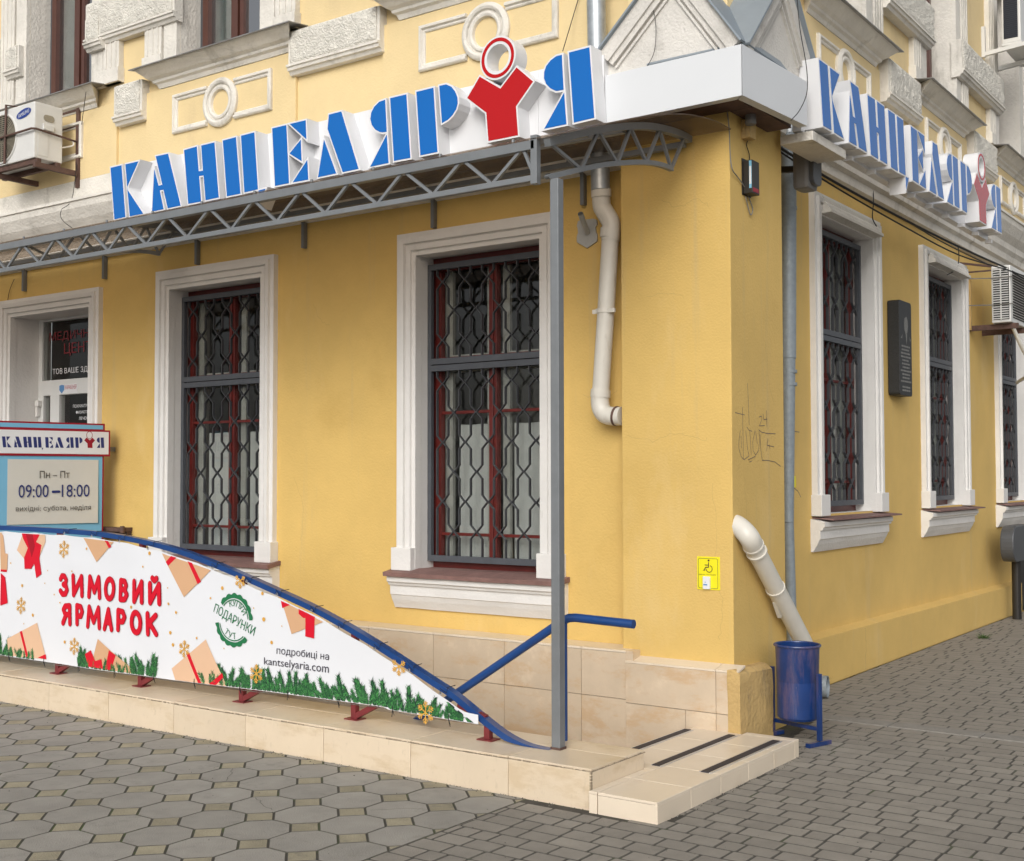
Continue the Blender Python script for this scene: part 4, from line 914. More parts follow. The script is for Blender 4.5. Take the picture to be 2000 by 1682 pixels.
for (f, x, y, r) in [(px1, 840, 355, 2.2), (px1, 208, 712, 2.8), (px1, 318, 997, 2.8), (px1, 95, 495, 1.6), (px1, 700, 573, 1.6), (px1, 525, 798, 1.5), (px1, 613, 1258, 2.8), (px1, 1460, 398, 3), (px1, 1400, 528, 1.7), (px1, 1283, 918, 2.6), (px1, 1637, 885, 2), (px1, 1655, 1165, 2.8),
                     (px1, 460, 567, 1.2), (px1, 435, 690, 1.2), (px1, 233, 1080, 1.2), (px1, 577, 877, 1.5), (px2, 628, 508, 3), (px2, 522, 600, 1.8), (px2, 995, 557, 2.6), (px2, 1006, 793, 3.2), (px2, 1072, 1005, 2.6), (px2, 212, 730, 2.3), (px2, 146, 652, 2), (px2, 160, 913, 2.5), (px2, 188, 1024, 2.8), (px2, 404, 963, 2),
                     (px2, 143, 505, 1.2), (px2, 918, 690, 1.1), (px2, 1162, 856, 1), (px2, 655, 1057, 1)]:
    c = f(x, y); R_ = r*.0042
    if inside(*c): printed('gold_dot_print', 'print_gold', pmesh().flat([(c[0]+R_*math.cos(k*math.pi/6), c[1]+R_*math.sin(k*math.pi/6)) for k in range(12)], .0049))
# ЗИМОВИЙ ЯРМАРОК in rounded strokes
GL = {'З': [[(.08, .80), (.28, .97), (.62, .97), (.84, .78), (.74, .57), (.45, .52)], [(.45, .52), (.80, .44), (.92, .24), (.70, .03), (.32, .0), (.06, .16)]],
      'И': [[(.1, 1), (.1, 0)], [(.1, .02), (.9, .98)], [(.9, 1), (.9, 0)]], 'М': [[(.06, 0), (.16, 1)], [(.16, 1), (.5, .25)], [(.5, .25), (.84, 1)], [(.84, 1), (.94, 0)]],
      'О': [[(.5+.42*math.cos(k*math.pi/10), .5+.5*math.sin(k*math.pi/10)) for k in range(21)]], 'В': [[(.12, 0), (.12, 1)], [(.12, 1), (.6, .97), (.78, .76), (.6, .54), (.12, .52)], [(.6, .54), (.88, .27), (.62, .02), (.12, 0)]],
      'Й': [[(.1, .86), (.1, 0)], [(.1, .02), (.9, .84)], [(.9, .86), (.9, 0)], [(.32, 1.12), (.5, 1.02), (.68, 1.12)]], 'Я': [[(.9, 0), (.9, 1)], [(.9, 1), (.4, .96), (.18, .75), (.36, .52), (.9, .48)], [(.46, .48), (.1, 0)]],
      'Р': [[(.12, 0), (.12, 1)], [(.12, 1), (.66, .96), (.86, .70), (.66, .44), (.12, .42)]], 'А': [[(.06, 0), (.5, 1)], [(.5, 1), (.94, 0)], [(.27, .34), (.73, .34)]], 'К': [[(.12, 0), (.12, 1)], [(.86, .96), (.2, .5)], [(.3, .55), (.9, .02)]]}
def wavefix(bm): drape(bm, .05)
def word(boxes, s):
    kk = 0
    for ch, (xl, xr, yt, yb) in zip(s, boxes):
        rm, rk = pmesh(), pmesh()
        A = px1(xl, yb); B = px1(xr, yt); C_ = px1(xr, yb); D_ = px1(xl, yt); hw = .0175
        A0 = (A[0]+hw, (px1((xl+xr)/2, yb))[1]+hw); w_ = C_[0]-A[0]-2*hw; hh = px1((xl+xr)/2, yt)[1]-A0[1]-hw
        if ch == 'Й': hh *= 1.0
        for st in GL[ch]:
            P = [(A0[0]+x*w_, A0[1]+y*hh) for x, y in st]
            ribbon(rk, P, hw+.003, .0042+kk*.0001, .00005); ribbon(rm, P, hw, .0062+kk*.00015, .00006); kk += 1
        o_ = rk.build('letter_outline_print', M['print_dark_red'], banner, recalc=False, post=wavefix); rm.build('red_letter_print', M['print_red'], banner, recalc=False, post=wavefix)
word([(565, 665, 590, 820), (683, 812, 598, 828), (833, 985, 608, 845), (1000, 1130, 625, 862), (1152, 1268, 640, 872), (1290, 1415, 648, 890), (1443, 1582, 640, 905)], 'ЗИМОВИЙ')
word([(578, 688, 880, 1102), (712, 812, 885, 1108), (820, 988, 900, 1135), (998, 1110, 920, 1155), (1128, 1245, 930, 1162), (1262, 1395, 945, 1190), (1412, 1548, 962, 1205)], 'ЯРМАРОК')
# small lettering
ink = pmesh()
a, b = px2(1115, 1105), px2(1600, 1155); c, d = px2(1115, 1050), px2(1600, 1100)
put_text(ink, 'подробиці на', a[0], b[0], a[1]-.014, c[1]+.006, .0042, bold=.07, z0b=b[1]-.018, z1b=d[1]+.002)
printed('ink_lettering', 'print_ink', ink); ink = pmesh()
a, b = px2(1005, 1225), px2(1600, 1305); c, d = px2(1005, 1140), px2(1600, 1215)
put_text(ink, 'kantselyaria.com', a[0], b[0], a[1]+.0, c[1], .0044, bold=.07, z0b=px2(1600, 1290)[1]-.012, z1b=px2(1600, 1200)[1])
printed('ink_lettering', 'print_ink', ink)
# green stamp
sm = pmesh(); cc = px2(740, 800); SR = (px2(740, 560)[1]-px2(740, 1050)[1])/2
def arc(r0, r1, a0, a1, w, scal=0, n=40):
    o = [];
    for k in range(n+1): a = a0+(a1-a0)*k/n; r = r1+scal*abs(math.sin(a*9)); o.append((cc[0]+r*math.cos(a), cc[1]+r*math.sin(a)))
    i_ = [(cc[0]+r0*math.cos(a0+(a1-a0)*k/n), cc[1]+r0*math.sin(a0+(a1-a0)*k/n)) for k in range(n+1)]
    sm.add([(u, w, z) for u, z in o]+[(u, w, z) for u, z in i_], [(k, k+1, n+2+k, n+1+k) for k in range(n)])
arc(SR*.82, SR*.95, .06, 2.45, .0042, SR*.07); arc(SR*.82, SR*.95, 3.30, 5.52, .0042, SR*.07); arc(SR*.74, SR*.78, .1, 2.42, .0042); arc(SR*.74, SR*.78, 3.36, 5.45, .0042)
sl_ = -.33
def rtext(s, u0, u1, h, ang, w, bold):
    vs, fs = text_mesh(s, bold); xs_ = [v[0] for v in vs]; ys_ = [v[1] for v in vs]; a, b, c, d = min(xs_), max(xs_), min(ys_), max(ys_)
    L_ = u1-u0; out = []
    for x, y, dz_ in vs:
        p = ((x-a)/(b-a)-.5)*L_; q = ((y-c)/(d-c)-.5)*h; out.append((cc[0]+(u0+u1)/2+p*math.cos(ang)-q*math.sin(ang), w+dz_, cc[1]+p*math.sin(ang)+q*math.cos(ang)))
    sm.add(out, fs)
rtext('ПОДАРУНКИ', -SR*1.16, SR*1.16, SR*.42, sl_, .0044, .10)
for ch, an in zip('КУПУЙ', (2.12, 1.80, 1.48, 1.16, .84)):
    vs, fs = text_mesh(ch, .022); out = []; R_ = SR*.52; h_ = SR*.24
    for x, y, dz_ in vs: p = (x-.33)*h_*1.35; q = y*h_*1.35; t = an-math.pi/2-.25; out.append((cc[0]+R_*math.cos(an-.25)+p*math.cos(t)-q*math.sin(t), .0044+dz_, cc[1]+R_*math.sin(an-.25)+p*math.sin(t)+q*math.cos(t)))
    sm.add(out, fs)
for ch, an in zip('ТУТ', (4.05, 4.42, 4.79)):
    vs, fs = text_mesh(ch, .022); out = []; R_ = SR*.70; h_ = SR*.24
    for x, y, dz_ in vs: p = (x-.33)*h_*1.35; q = y*h_*1.35; t = an+math.pi/2; out.append((cc[0]+R_*math.cos(an)+p*math.cos(t)-q*math.sin(t), .0044+dz_, cc[1]+R_*math.sin(an)+p*math.sin(t)+q*math.cos(t)))
    sm.add(out, fs)
printed('green_stamp_print', 'print_stamp', sm)
# eyelets and lacing
ey = [(624, 205), (893, 233), (1160, 280), (1442, 350)]
eyp = [px1(*e) for e in ey]+[px2(*e) for e in ((537, 325), (850, 445), (1118, 565), (1430, 715), (1690, 870))]+[px3(*e) for e in ((1135, 605), (1347, 740), (1557, 885))]
for (u, z) in eyp:
    y_ = BY+wave(u, z)-.001
    e_ = MB().lathe([(.004, 0), (.0045, .003), (.009, .003), (.0095, 0)], (0, 0, 0), axis='z', n=12)
    e_.v = [Vector((u+v.x, y_-v.z-.001, z+v.y)) for v in e_.v]; e_ = e_.build('eyelet', M['alu'], banner)
    MB().tube([(u, y_-.006, z), (u+.003, y_-.012, z+.03), (u+.02, RY0-.030, railz(u)-.030), (u+.03, RY0-.03, railz(u)-.0), (u+.035, RY0+.03, railz(u)+.004)], .0022, 5).build('lace', M['cable'], e_)
u = -8.3
while u < BX1:
    z = bbot(u)+.028; y_ = BY+wave(u, z)
    e_ = MB().lathe([(.004, 0), (.0045, .003), (.009, .003), (.0095, 0)], (0, 0, 0), axis='z', n=12)
    e_.v = [Vector((u+v.x, y_-v.z-.001, z+v.y)) for v in e_.v]; e_ = e_.build('eyelet', M['alu'], banner)
    MB().tube([(u, y_-.006, z), (u+.002, y_-.010, z-.03), (u+random.uniform(-.012, .012), y_+.0, z-.065)], .0022, 5).tube([(u, y_-.004, z-.03), (u+.006, y_, z-.055)], .0018, 5).build('lace', M['cable'], e_)
    u += .415
MB().tube([(x_, RY0-.022, bbot(x_)-.012+.004*math.sin(x_*9)) for x_ in [-9+.1*k for k in range(52)]], .0018, 5).build('lacing_wire', M['gcable'], banner)

# ================================================================== HANDRAIL AND POST
hr = thing('blue_handrail', 'blue tubular steel handrail behind the grey canopy post', 'handrail', (-3.58, 5.5, KZ))
MB().tube([(-3.583, 5.50, KZ), (-3.583, 5.50, .845)], .0165, 12).build('upright', M['blue'], hr, smooth=True)
P = [(-5.2, 5.50, -.19), (-4.284, 5.50, .388), (-3.66, 5.50, .785)]
P += [(-3.62, 5.50, .812), (-3.585, 5.50, .832), (-3.55, 5.50, .846), (-3.51, 5.50, .850), (-3.163, 5.50, .840), (-3.156, 5.50, .8398)]
MB().tube(P, .0235, 14).build('grip_tube', M['blue'], hr, smooth=True, angle=60)
PX, PY = -3.498, 5.31

# ================================================================== CANOPY
can = thing('arched_canopy', 'long arched canopy of smoky plastic sheet on a welded grey steel truss', 'canopy', (PX, PY, 3.17))
post = MB().box(PX-.026, PX+.026, PY-.026, PY+.026, KZ+.001, 3.160).build('post', M['steel'], can, bevel=.004)
MB().box(PX-.030, PX+.030, PY-.030, PY+.030, KZ, KZ+.012).build('post_foot', M['rust'], post)
TY = 5.27
def hitz(px, py, y=TY): v = at(px, py, y=y); return v.x
MB().box(-12, -3.60, TY-.02, TY+.02, 3.325, 3.375).build('top_chord', M['steel'], can, bevel=.003)
MB().box(-12, -3.60, TY-.016, TY+.016, 3.158, 3.190).build('bottom_chord', M['steel'], can, bevel=.003)
MB().box(-3.625, -3.585, TY-.02, TY+.02, 3.14, 3.40).build('end_upright', M['steel'], can, bevel=.003)
bx = [at(px, 930-(930-(520-.178*px)), y=TY).x for px in ()]
bpx = [12.6, 77, 143, 211, 285.6, 365, 451, 540, 635, 736, 845, 960]; tpx = [44.8, 109, 179, 248, 328, 410, 496, 588, 684, 789, 904, 1022]
def xof(px, z): # x on the truss plane whose picture column is px at height z
    lo, hi = -14.0, -3.0
    for _ in range(40):
        md = (lo+hi)/2; v = Vector((md, TY, z))-CP
        if 1000+CAMF*v.dot(CR)/v.dot(CF) < px: lo = md
        else: hi = md
    return lo
B_ = [xof(p, 3.18) for p in bpx]; T_ = [xof(p, 3.34) for p in tpx]
for i in range(len(B_)):
    for a, b in ((B_[i], T_[i]),) + (((T_[i], B_[i+1]),) if i+1 < len(B_) else ((T_[i], -3.61),)):
        up = a == B_[i]; MB().bar((a, TY, 3.175 if up else 3.345), (b, TY, 3.345 if up else 3.185), .0085, .0085).build('strut', M['steel'], can)
k = B_[0]
while k > -11.5: MB().bar((k, TY, 3.175), (k-.22, TY, 3.345), .0085).build('strut', M['steel'], can); MB().bar((k-.22, TY, 3.345), (k-.46, TY, 3.175), .0085).build('strut', M['steel'], can); k -= .46
AR = [(5.27, 3.35), (5.50, 3.440), (5.75, 3.525), (6.0, 3.596), (6.22, 3.644), (6.42, 3.666), (6.56, 3.669), (6.66, 3.660)]
AL = [(5.27, 3.178), (5.30, 3.178), (5.50, 3.245), (5.75, 3.325), (6.0, 3.388), (6.2, 3.428), (6.35, 3.442), (6.46, 3.440)]
def sk(y, x0): return x0+.084*(y-5.27)
def arch(x0, nm='arch_truss'):
    m = MB()
    for P, r in ((AR, .020), (AL, .014)):
        P = smooth_path(P, 3); vs = []
        for i, (y, z) in enumerate(P):
            a = Vector(P[max(i-1, 0)]); b = Vector(P[min(i+1, len(P)-1)]); t = (b-a).normalized(); n_ = Vector((-t.y, t.x))
            for dx, q in ((-r, -r), (r, -r), (r, r), (-r, r)): vs.append((sk(y, x0)+dx, y+n_.x*q, z+n_.y*q))
        m.add(vs, [(4*i+j, 4*i+(j+1) % 4, 4*i+4+(j+1) % 4, 4*i+4+j) for i in range(len(P)-1) for j in range(4)]+[(0, 1, 2, 3), tuple(range(len(vs)-4, len(vs)))])
    A = m.build(nm, M['steel'], can)
    def zi(P, y):
        for (a, za), (b, zb) in zip(P, P[1:]):
            if a <= y <= b: return za+(zb-za)*(y-a)/(b-a)
        return P[-1][1]
    bn = [5.56, 5.90, 6.19, 6.455]; tn = [5.29, 5.72, 6.03, 6.33, 6.60]
    for i, y in enumerate(bn):
        for t in (tn[i], tn[i+1]): MB().bar((sk(y, x0), y, zi(AL, y)), (sk(t, x0), t, zi(AR, t)-.005), .0085).build('strut', M['steel'], A)
    return A
arch(-3.53); arch(-8.28)
for y, z in ((5.62, 3.475), (6.02, 3.585), (6.655, 3.635)):
    MB().box(-12, -3.44 if y > 6.5 else -3.50, y-.018, y+.018, z-.018, z+.018).build('purlin', M['steel'], can, bevel=.003)
sh = smooth_path([(5.25, 3.376), (5.50, 3.464), (5.75, 3.549), (6.0, 3.620), (6.22, 3.668), (6.42, 3.690), (6.56, 3.693), (6.685, 3.684)], 3)
m = MB(); n = len(sh)
def sx(y): return -3.30+.10*(y-5.16)
vs = [(-12, y, z) for y, z in sh]+[(sx(y), y, z) for y, z in sh]+[(-12, y, z+.007) for y, z in sh]+[(sx(y), y, z+.007) for y, z in sh]
m.add(vs, [(i, i+1, n+i+1, n+i) for i in range(n-1)]+[(2*n+i, 3*n+i, 3*n+i+1, 2*n+i+1) for i in range(n-1)]+[(n+i, n+i+1, 3*n+i+1, 3*n+i) for i in range(n-1)]+[(0, n, 3*n, 2*n), (n-1, 3*n-1, 4*n-1, 2*n-1)])
m.build('plastic_sheet', M['poly'], can, smooth=True, angle=40)
for i in range(16): MB().tube([(-3.75-.5*i, TY, 3.375), (-3.75-.5*i, TY, 3.402)], .009, 8).build('sheet_screw', M['steel'], can)
for x in (-10.67, -9.415, -8.148, -6.88, -5.565, -4.285):
    MB().box(x-.014, x+.014, FW-.045, FW-.002, 3.40, 3.64).build('wall_bracket', M['steel'], can, bevel=.003)
    MB().bar((x, FW-.03, 3.62), (x, 6.64, 3.65), .014).build('bracket_arm', M['steel'], can)

# ================================================================== SIGNS
def LT(o, s, P): return [(o[0]+x/s, o[1]+y/s) for x, y in P]
oA = ((200, 240), 5.882); oB = ((500, 170), 5.0); oC = ((840, 60), 5.5556)
LY = 6.27
def lp(o, P): return [(lambda v: (v.x, v.z))(at(px, py, y=LY)) for px, py in LT(o[0], o[1], P)]
arcL = [(1262, 125), (1205, 145), (1155, 195), (1128, 250), (1118, 310), (1132, 370), (1165, 415), (1210, 440), (1245, 444), (1277, 437)]
FACES = [  # (colour, blue/red face polygons)  one entry = one letter
 ('К', 'b', [lp(oA, [(95, 517), (220, 488), (265, 1082), (140, 1110)]), lp(oA, [(265, 478), (415, 442), (286, 735), (292, 775), (470, 1045), (315, 1075)])]),
 ('А', 'b', [lp(oA, [(615, 385), (755, 355), (900, 952), (752, 982), (703, 768), (660, 777), (705, 992), (572, 1022), (597, 535), (645, 722), (690, 712)])]),
 ('Н', 'b', [lp(oA, [(940, 315), (1085, 272), (1107, 557), (1157, 550), (1137, 262), (1288, 225), (1337, 858), (1187, 890), (1163, 605), (1112, 612), (1135, 905), (988, 932)])]),
 ('Ц', 'b', [lp(oA, [(1385, 205), (1535, 165), (1587, 815), (1432, 845)]), lp(oA, [(1593, 150), (1745, 110), (1787, 765), (1632, 800)]), lp(oA, [(1792, 778), (1873, 757), (1806, 925)])]),
 ('Е', 'b', [lp(oB, [(160, 405), (297, 372), (323, 940), (187, 967)]), lp(oB, [(330, 362), (485, 325), (492, 510)]), lp(oB, [(328, 650), (437, 515), (445, 725)]), lp(oB, [(500, 712), (510, 905), (358, 932)])]),
 ('Л', 'b', [lp(oB, [(665, 515), (785, 845), (607, 882)]), lp(oB, [(713, 270), (833, 240), (1002, 800), (848, 832), (700, 410)])]),
 ('Я', 'b', [lp(oB, arcL), lp(oB, [(1277, 465), (1295, 742), (1117, 780)]), lp(oB, [(1310, 110), (1468, 72), (1507, 692), (1348, 722)])]),
 ('Р', 'b', [lp(oB, [(1567, 48), (1733, 8), (1773, 635), (1607, 668)]), lp(oC, [(100, 600), (175, 583), (230, 608), (272, 660), (297, 725), (300, 790), (285, 850), (243, 918), (190, 970), (130, 1003)])]),
 ('У', 'r', [lp(oC, [(540, 500), (765, 630), (940, 400), (1118, 552), (932, 822), (955, 1135), (635, 1198), (612, 890), (405, 732)])]),
 ('Я', 'b', [lp(oC, [(1430, 262), (1370, 278), (1310, 322), (1262, 385), (1240, 450), (1238, 520), (1262, 580), (1310, 628), (1370, 655), (1450, 642)]), lp(oC, [(1455, 672), (1480, 1015), (1240, 1065)]), lp(oC, [(1507, 238), (1728, 180), (1782, 945), (1560, 998)])]),
]
HC = at(840+738/5.5556, 60+297/5.5556, y=LY); HR = (at(840+738/5.5556, 60+75/5.5556, y=LY).z-at(840+738/5.5556, 60+520/5.5556, y=LY).z)/2
U0, U1 = FACES[0][2][0][0][0], max(p[0] for p in FACES[-1][2][-1]); ZL, ZH = 3.745, 4.215
def outset(poly, d): return inset(poly, -d)
NAMES = {'К': 'letter_k', 'А': 'letter_a', 'Н': 'letter_n', 'Ц': 'letter_ts', 'Е': 'letter_e', 'Л': 'letter_l', 'Я': 'letter_ya', 'Р': 'letter_r', 'У': 'red_shirt_figure'}
def sign(fr, root, tu, tz, depth):
    """tu, tz map the front sign's coordinates to this one; w=0 is the face plane of the letters"""
    for ch, colr, polys in FACES:
        b = MB(fr); f = MB(fr)
        for k, P in enumerate(polys):
            Q = [(tu(u), tz(z)) for u, z in P]; O = outset(Q, .0115)
            b.prism(O, -depth, -.0006*k); f.prism(Q, -.004, .0022-.0006*k)
        if ch == 'У':
            c = (tu(HC.x), 0, tz(HC.z)); R = abs(tz(HC.z+HR)-tz(HC.z)); b.lathe([(R*.66, -depth), (R*.66, .004), (R*1.06, .004), (R*1.06, -depth), (R*.66, -depth)], c, n=48)
            f.lathe([(R*.80, .003), (R*.80, .0065), (R*.97, .0065), (R*.97, .003)], c, n=48)
        lt = b.build(NAMES[ch], M['sign'], root, smooth=ch == 'У', angle=35)
        f.build('coloured_face', M['signblue' if colr == 'b' else 'signred'], lt)
s1 = thing('front_shop_sign', 'white shop sign with deep blue block letters and red shirt figure above the canopy', 'shop sign', (-6.2, 6.4, 3.75), 'shop name signs above the ground floor')
PW = .125
sign(frame_y(LY), s1, lambda u: u, lambda z: z, PW)
def pan(a, b, zl, zh, k): return MB(frame_y(LY)).box(a, b, -PW-.06, -PW+.001, zl, zh).build('back_panel', M['sign'], s1, bevel=.002)
seams = [-8.58, -8.10, -7.57, -6.98, -6.45, -5.9, -5.22, -4.35, -3.86]
pan_z = lambda x: 3.722
for a, b in zip(seams, seams[1:]): pan(a+.0008, b-.0008, 3.722, 4.205, 0)
for x in (-8.30, -7.42, -6.62, -5.72, -4.42, -3.98): MB(frame_y(LY)).box(x-.02, x+.02, -.42, -PW-.06, 3.75, 3.79).build('stand_off', M['sign'], s1)
for k in range(10): x = -8.2+.46*k; MB().box(x-.018, x+.018, LY+.10, LY+.16, 3.695, 3.723).build('mounting_lug', M['sign'], s1)

s2 = thing('side_shop_sign', 'foreshortened white shop sign with paler reflecting blue letters on the side street front', 'shop sign', (-2.93, 9.6, 3.8), 'shop name signs above the ground floor')
v0 = at(1599, 240, x=-2.85).y; v1 = at(1956, 420, x=-2.85).y
tu2 = lambda u: v0+.02+(u-U0)/(U1-U0)*(v1-v0-.02)
tz2 = lambda z: 3.835+(z-3.745)*(4.27-3.835)/.47
sign(frame_x(-2.85), s2, tu2, tz2, PW)
for a, b in zip(seams, seams[1:]): MB(frame_x(-2.85)).box(tu2(a)+.0008, tu2(b)-.0008, -PW-.06, -PW+.001, 3.805, 4.262).build('back_panel', M['sign'], s2, bevel=.002)
for k in range(10): y = 7.7+.46*k; MB().box(-2.99, -2.93, y-.018, y+.018, 3.775, 3.806).build('mounting_lug', M['sign'], s2)
MB().box(-3.12, -2.90, 7.36, 7.95, 3.735, 3.795).build('sign_support_box', M['oldwhite'], s2, bevel=.004)

# fascia round the corner
fa = thing('corner_fascia', 'plain white composite fascia wrapping the corner between the two shop signs', 'fascia', (-2.93, 6.40, 3.77))
MB().add([(-3.856, 6.40, 3.775), (-2.935, 6.38, 3.775), (-2.935, 6.38, 4.073), (-3.856, 6.40, 4.073), (-3.856, 6.46, 3.775), (-2.99, 6.44, 3.775), (-2.99, 6.44, 4.073), (-3.856, 6.46, 4.073)],
         [(0, 1, 2, 3), (7, 6, 5, 4), (3, 2, 6, 7), (0, 4, 5, 1), (0, 3, 7, 4), (1, 5, 6, 2)]).build('front_panel', M['fascia'], fa, bevel=.002)
MB().add([(-2.930, 6.382, 3.775), (-2.90, 7.27, 3.80), (-2.90, 7.27, 4.085), (-2.930, 6.382, 4.073), (-2.986, 6.445, 3.775), (-2.96, 7.27, 3.80), (-2.96, 7.27, 4.085), (-2.986, 6.445, 4.073)],
         [(0, 1, 2, 3), (7, 6, 5, 4), (3, 2, 6, 7), (0, 4, 5, 1), (0, 3, 7, 4), (1, 5, 6, 2)]).build('side_panel', M['fascia'], fa, bevel=.002)
MB().box(-3.80, -3.02, 6.47, 6.695, 3.80, 3.98).box(-3.16, -3.0, 6.70, 7.25, 3.80, 3.98).build('support_frame', M['rust'], fa)

# ================================================================== DRAINPIPES
dp = thing('front_drainpipe', 'galvanised drainpipe joined to a kinked white plastic pipe beside the big window', 'drainpipe', (-4.1, 6.74, 2), 'drainpipes of the corner building')
def A(px, py, **k): return tuple(at(px, py, **k))
MB().tube([A(1163, -60, y=6.72), A(1166, 90, y=6.72), A(1172, 320, y=6.72), A(1173, 372, y=6.72)], .062, 20).build('metal_pipe', M['zinc'], dp, smooth=True)
def bend(P, k=5): return smooth_path([tuple(p) for p in P], k)
P1 = [A(1174, 366, y=6.73), A(1175, 400, y=6.74), A(1180, 412, y=6.745), A(1192, 432, y=6.745), A(1194, 446, y=6.745), A(1192, 470, y=6.745)]
MB().tube(bend(P1), .060, 20).build('upper_bend', M['pvc'], dp, smooth=True)
MB().tube([A(1193, 450, y=6.745), A(1184, 600, y=6.745), A(1173, 772, y=6.745)], .056, 20).build('plastic_pipe', M['pvc'], dp, smooth=True)
P2 = [A(1173, 760, y=6.745), A(1172, 785, y=6.745), A(1176, 802, y=6.745), A(1188, 812, y=6.745), A(1215, 813, y=6.745)]
MB().tube(bend(P2), .060, 20).build('lower_bend', M['pvc'], dp, smooth=True)
def collar(p, q, r, parent, mt='pvc', nm='socket_collar'): return MB().tube([p, q], r, 20).build(nm, M[mt], parent, smooth=True)
collar(A(1174, 370, y=6.73), A(1174.6, 385, y=6.735), .066, dp); collar(A(1192.5, 446, y=6.745), A(1191, 464, y=6.745), .065, dp); collar(A(1173.4, 762, y=6.745), A(1172.4, 776, y=6.745), .065, dp)
collar(A(1182, 604, y=6.745), A(1182, 612, y=6.745), .063, dp, 'pvc', 'pipe_clip'); MB().box(at(1160, 608, y=6.72).x, at(1203, 608, y=6.72).x, 6.70, 6.715, at(1182, 612, y=6.72).z, at(1182, 604, y=6.72).z).build('clip_band', M['pvc'], dp)
collar(A(1202, 812.5, y=6.745), A(1206, 813, y=6.745), .064, dp, 'rust', 'rusty_ring')

dl = thing('low_slanting_pipe', 'white plastic drain outlet slanting down the pilaster behind the blue bin', 'drainpipe', (-3.1, 7.2, .5), 'drainpipes of the corner building')
q0 = Vector((-3.19, 6.60, 1.36)); q1 = Vector((-3.088, 6.755, 1.240)); q2 = at(1562, 1240, x=-3.085); q3 = q2+(q2-q1).normalized()*.10
MB().tube(smooth_path([(-3.26, 6.768, 1.318), (-3.19, 6.765, 1.312), (-3.135, 6.758, 1.285), tuple(q1), tuple(q1.lerp(q2, .08))], 4), .062, 20).build('elbow', M['pvc'], dl, smooth=True)
MB().tube([tuple(q1), tuple(q2), tuple(q3)], .057, 20).build('plastic_pipe', M['pvc'], dl, smooth=True)
d_ = (q2-q1).normalized()
for t, r in ((.08, .066), (.14, .066), (.50, .063)): collar(tuple(q1.lerp(q2, t)), tuple(q1.lerp(q2, t)+d_*.012), r, dl)
MB().bar(tuple(q1.lerp(q2, .55)+Vector((-.02, 0, -.06))), tuple(q1.lerp(q2, .68)+Vector((-.03, 0, -.075))), .012).build('pipe_bracket', M['pvc'], dl)
op = [A(1560, 1348, x=-3.05), A(1600, 1338, x=-2.98), A(1617, 1339, x=-2.96)]
w_ = at(1617, 1340, z=.09)
ou = thing('ground_outlet_pipe', 'short grey open pipe end lying on the paving behind the blue bin', 'pipe', tuple(w_), 'drainpipes of the corner building')
ax0 = Vector((w_.x-.30, w_.y-.06, .082)); ax1 = Vector((w_.x, w_.y, .085)); t_ = (ax1-ax0).normalized()
mo = MB().tube([tuple(ax0), tuple(ax1)], .078, 24, caps=False); mo.tube([tuple(ax1), tuple(ax0)], .073, 24, caps=False)
s_ = Vector((0, 0, 1)).cross(t_).normalized(); u_ = t_.cross(s_)
ring = [ax1+s_*.078*math.cos(k*math.pi/12)+u_*.078*math.sin(k*math.pi/12) for k in range(24)]+[ax1+s_*.073*math.cos(k*math.pi/12)+u_*.073*math.sin(k*math.pi/12) for k in range(24)]
mo.add([tuple(p) for p in ring], [(k, (k+1) % 24, 24+(k+1) % 24, 24+k) for k in range(24)]); mo.build('pipe_shell', M['pipe'], ou, smooth=True, angle=50, recalc=False)

dr_ = thing('side_drainpipe', 'tall grey metal downpipe with chipped lower length beside the corner pilaster', 'drainpipe', (-3.5, 8.42, 0), 'drainpipes of the corner building')
dx = -3.50
def cY(px, py): return at(px, py, x=dx)
MB().tube([tuple(cY(1540, -60)+Vector((0, 0, 1))), tuple(cY(1541, 262))], .058, 18).build('upper_length', M['zinc'], dr_, smooth=True)
MB().tube([tuple(cY(1541, 255)), tuple(cY(1540, 700))], .055, 18).build('middle_length', M['pipe'], dr_, smooth=True)
MB().tube([tuple(cY(1540, 700)), tuple(cY(1540, 1020))], .050, 18, r1=.038).build('chipped_length', M['pipe'], dr_, smooth=True)
MB().tube([tuple(cY(1540, 1020)), tuple(cY(1546, 1215)), (dx, cY(1547, 1240).y, .30)], .038, 14).build('lower_length', M['pipe'], dr_, smooth=True)
for y in (404, 723, 748): collar(tuple(cY(1541, y)), tuple(cY(1541, y+6)), .0585, dr_, 'pipe')
MB().box(dx+.036, dx+.0365, cY(1535, 990).y, cY(1547, 990).y, cY(1540, 1040).z, cY(1540, 930).z).build('torn_paper', M['print_white'], dr_) if False else None

# ================================================================== LITTER BIN
bn = thing('litter_bin', 'scuffed blue metal litter bin hung between two posts at the pilaster foot', 'litter bin', (-2.9, 6.98, 0))
ca_, cb_ = at(1513, 1428, z=.03), at(1599, 1447, z=.03); bx_, by_ = (ca_.x+cb_.x)/2, (ca_.y+cb_.y)/2
R_ = .130
bx_ += .012
MBb = MB().lathe([(.0, .135), (R_-.020, .135), (R_-.012, .145), (R_+.001, .55), (R_+.004, .575)], (bx_, by_, 0), axis='z', n=36)
MBb.lathe([(R_+.002, .575), (R_-.004, .572), (R_-.006, .15), (0, .145)], (bx_, by_, 0), axis='z', n=36)
bk = MBb.build('bucket', M['binblue'], bn, smooth=True, angle=50)
MB().tube([(bx_+(R_+.006)*math.cos(k*math.pi/18), by_+(R_+.006)*math.sin(k*math.pi/18), .578) for k in range(36)], .0075, 8, close=True).build('rim', M['binblue'], bk, smooth=True)
ang_ = rad(-42); dxx, dyy = math.cos(ang_), math.sin(ang_)
L_ = MB(); 
e0 = at(1509, 1427, z=.03); e1 = at(1601, 1447, z=.03)
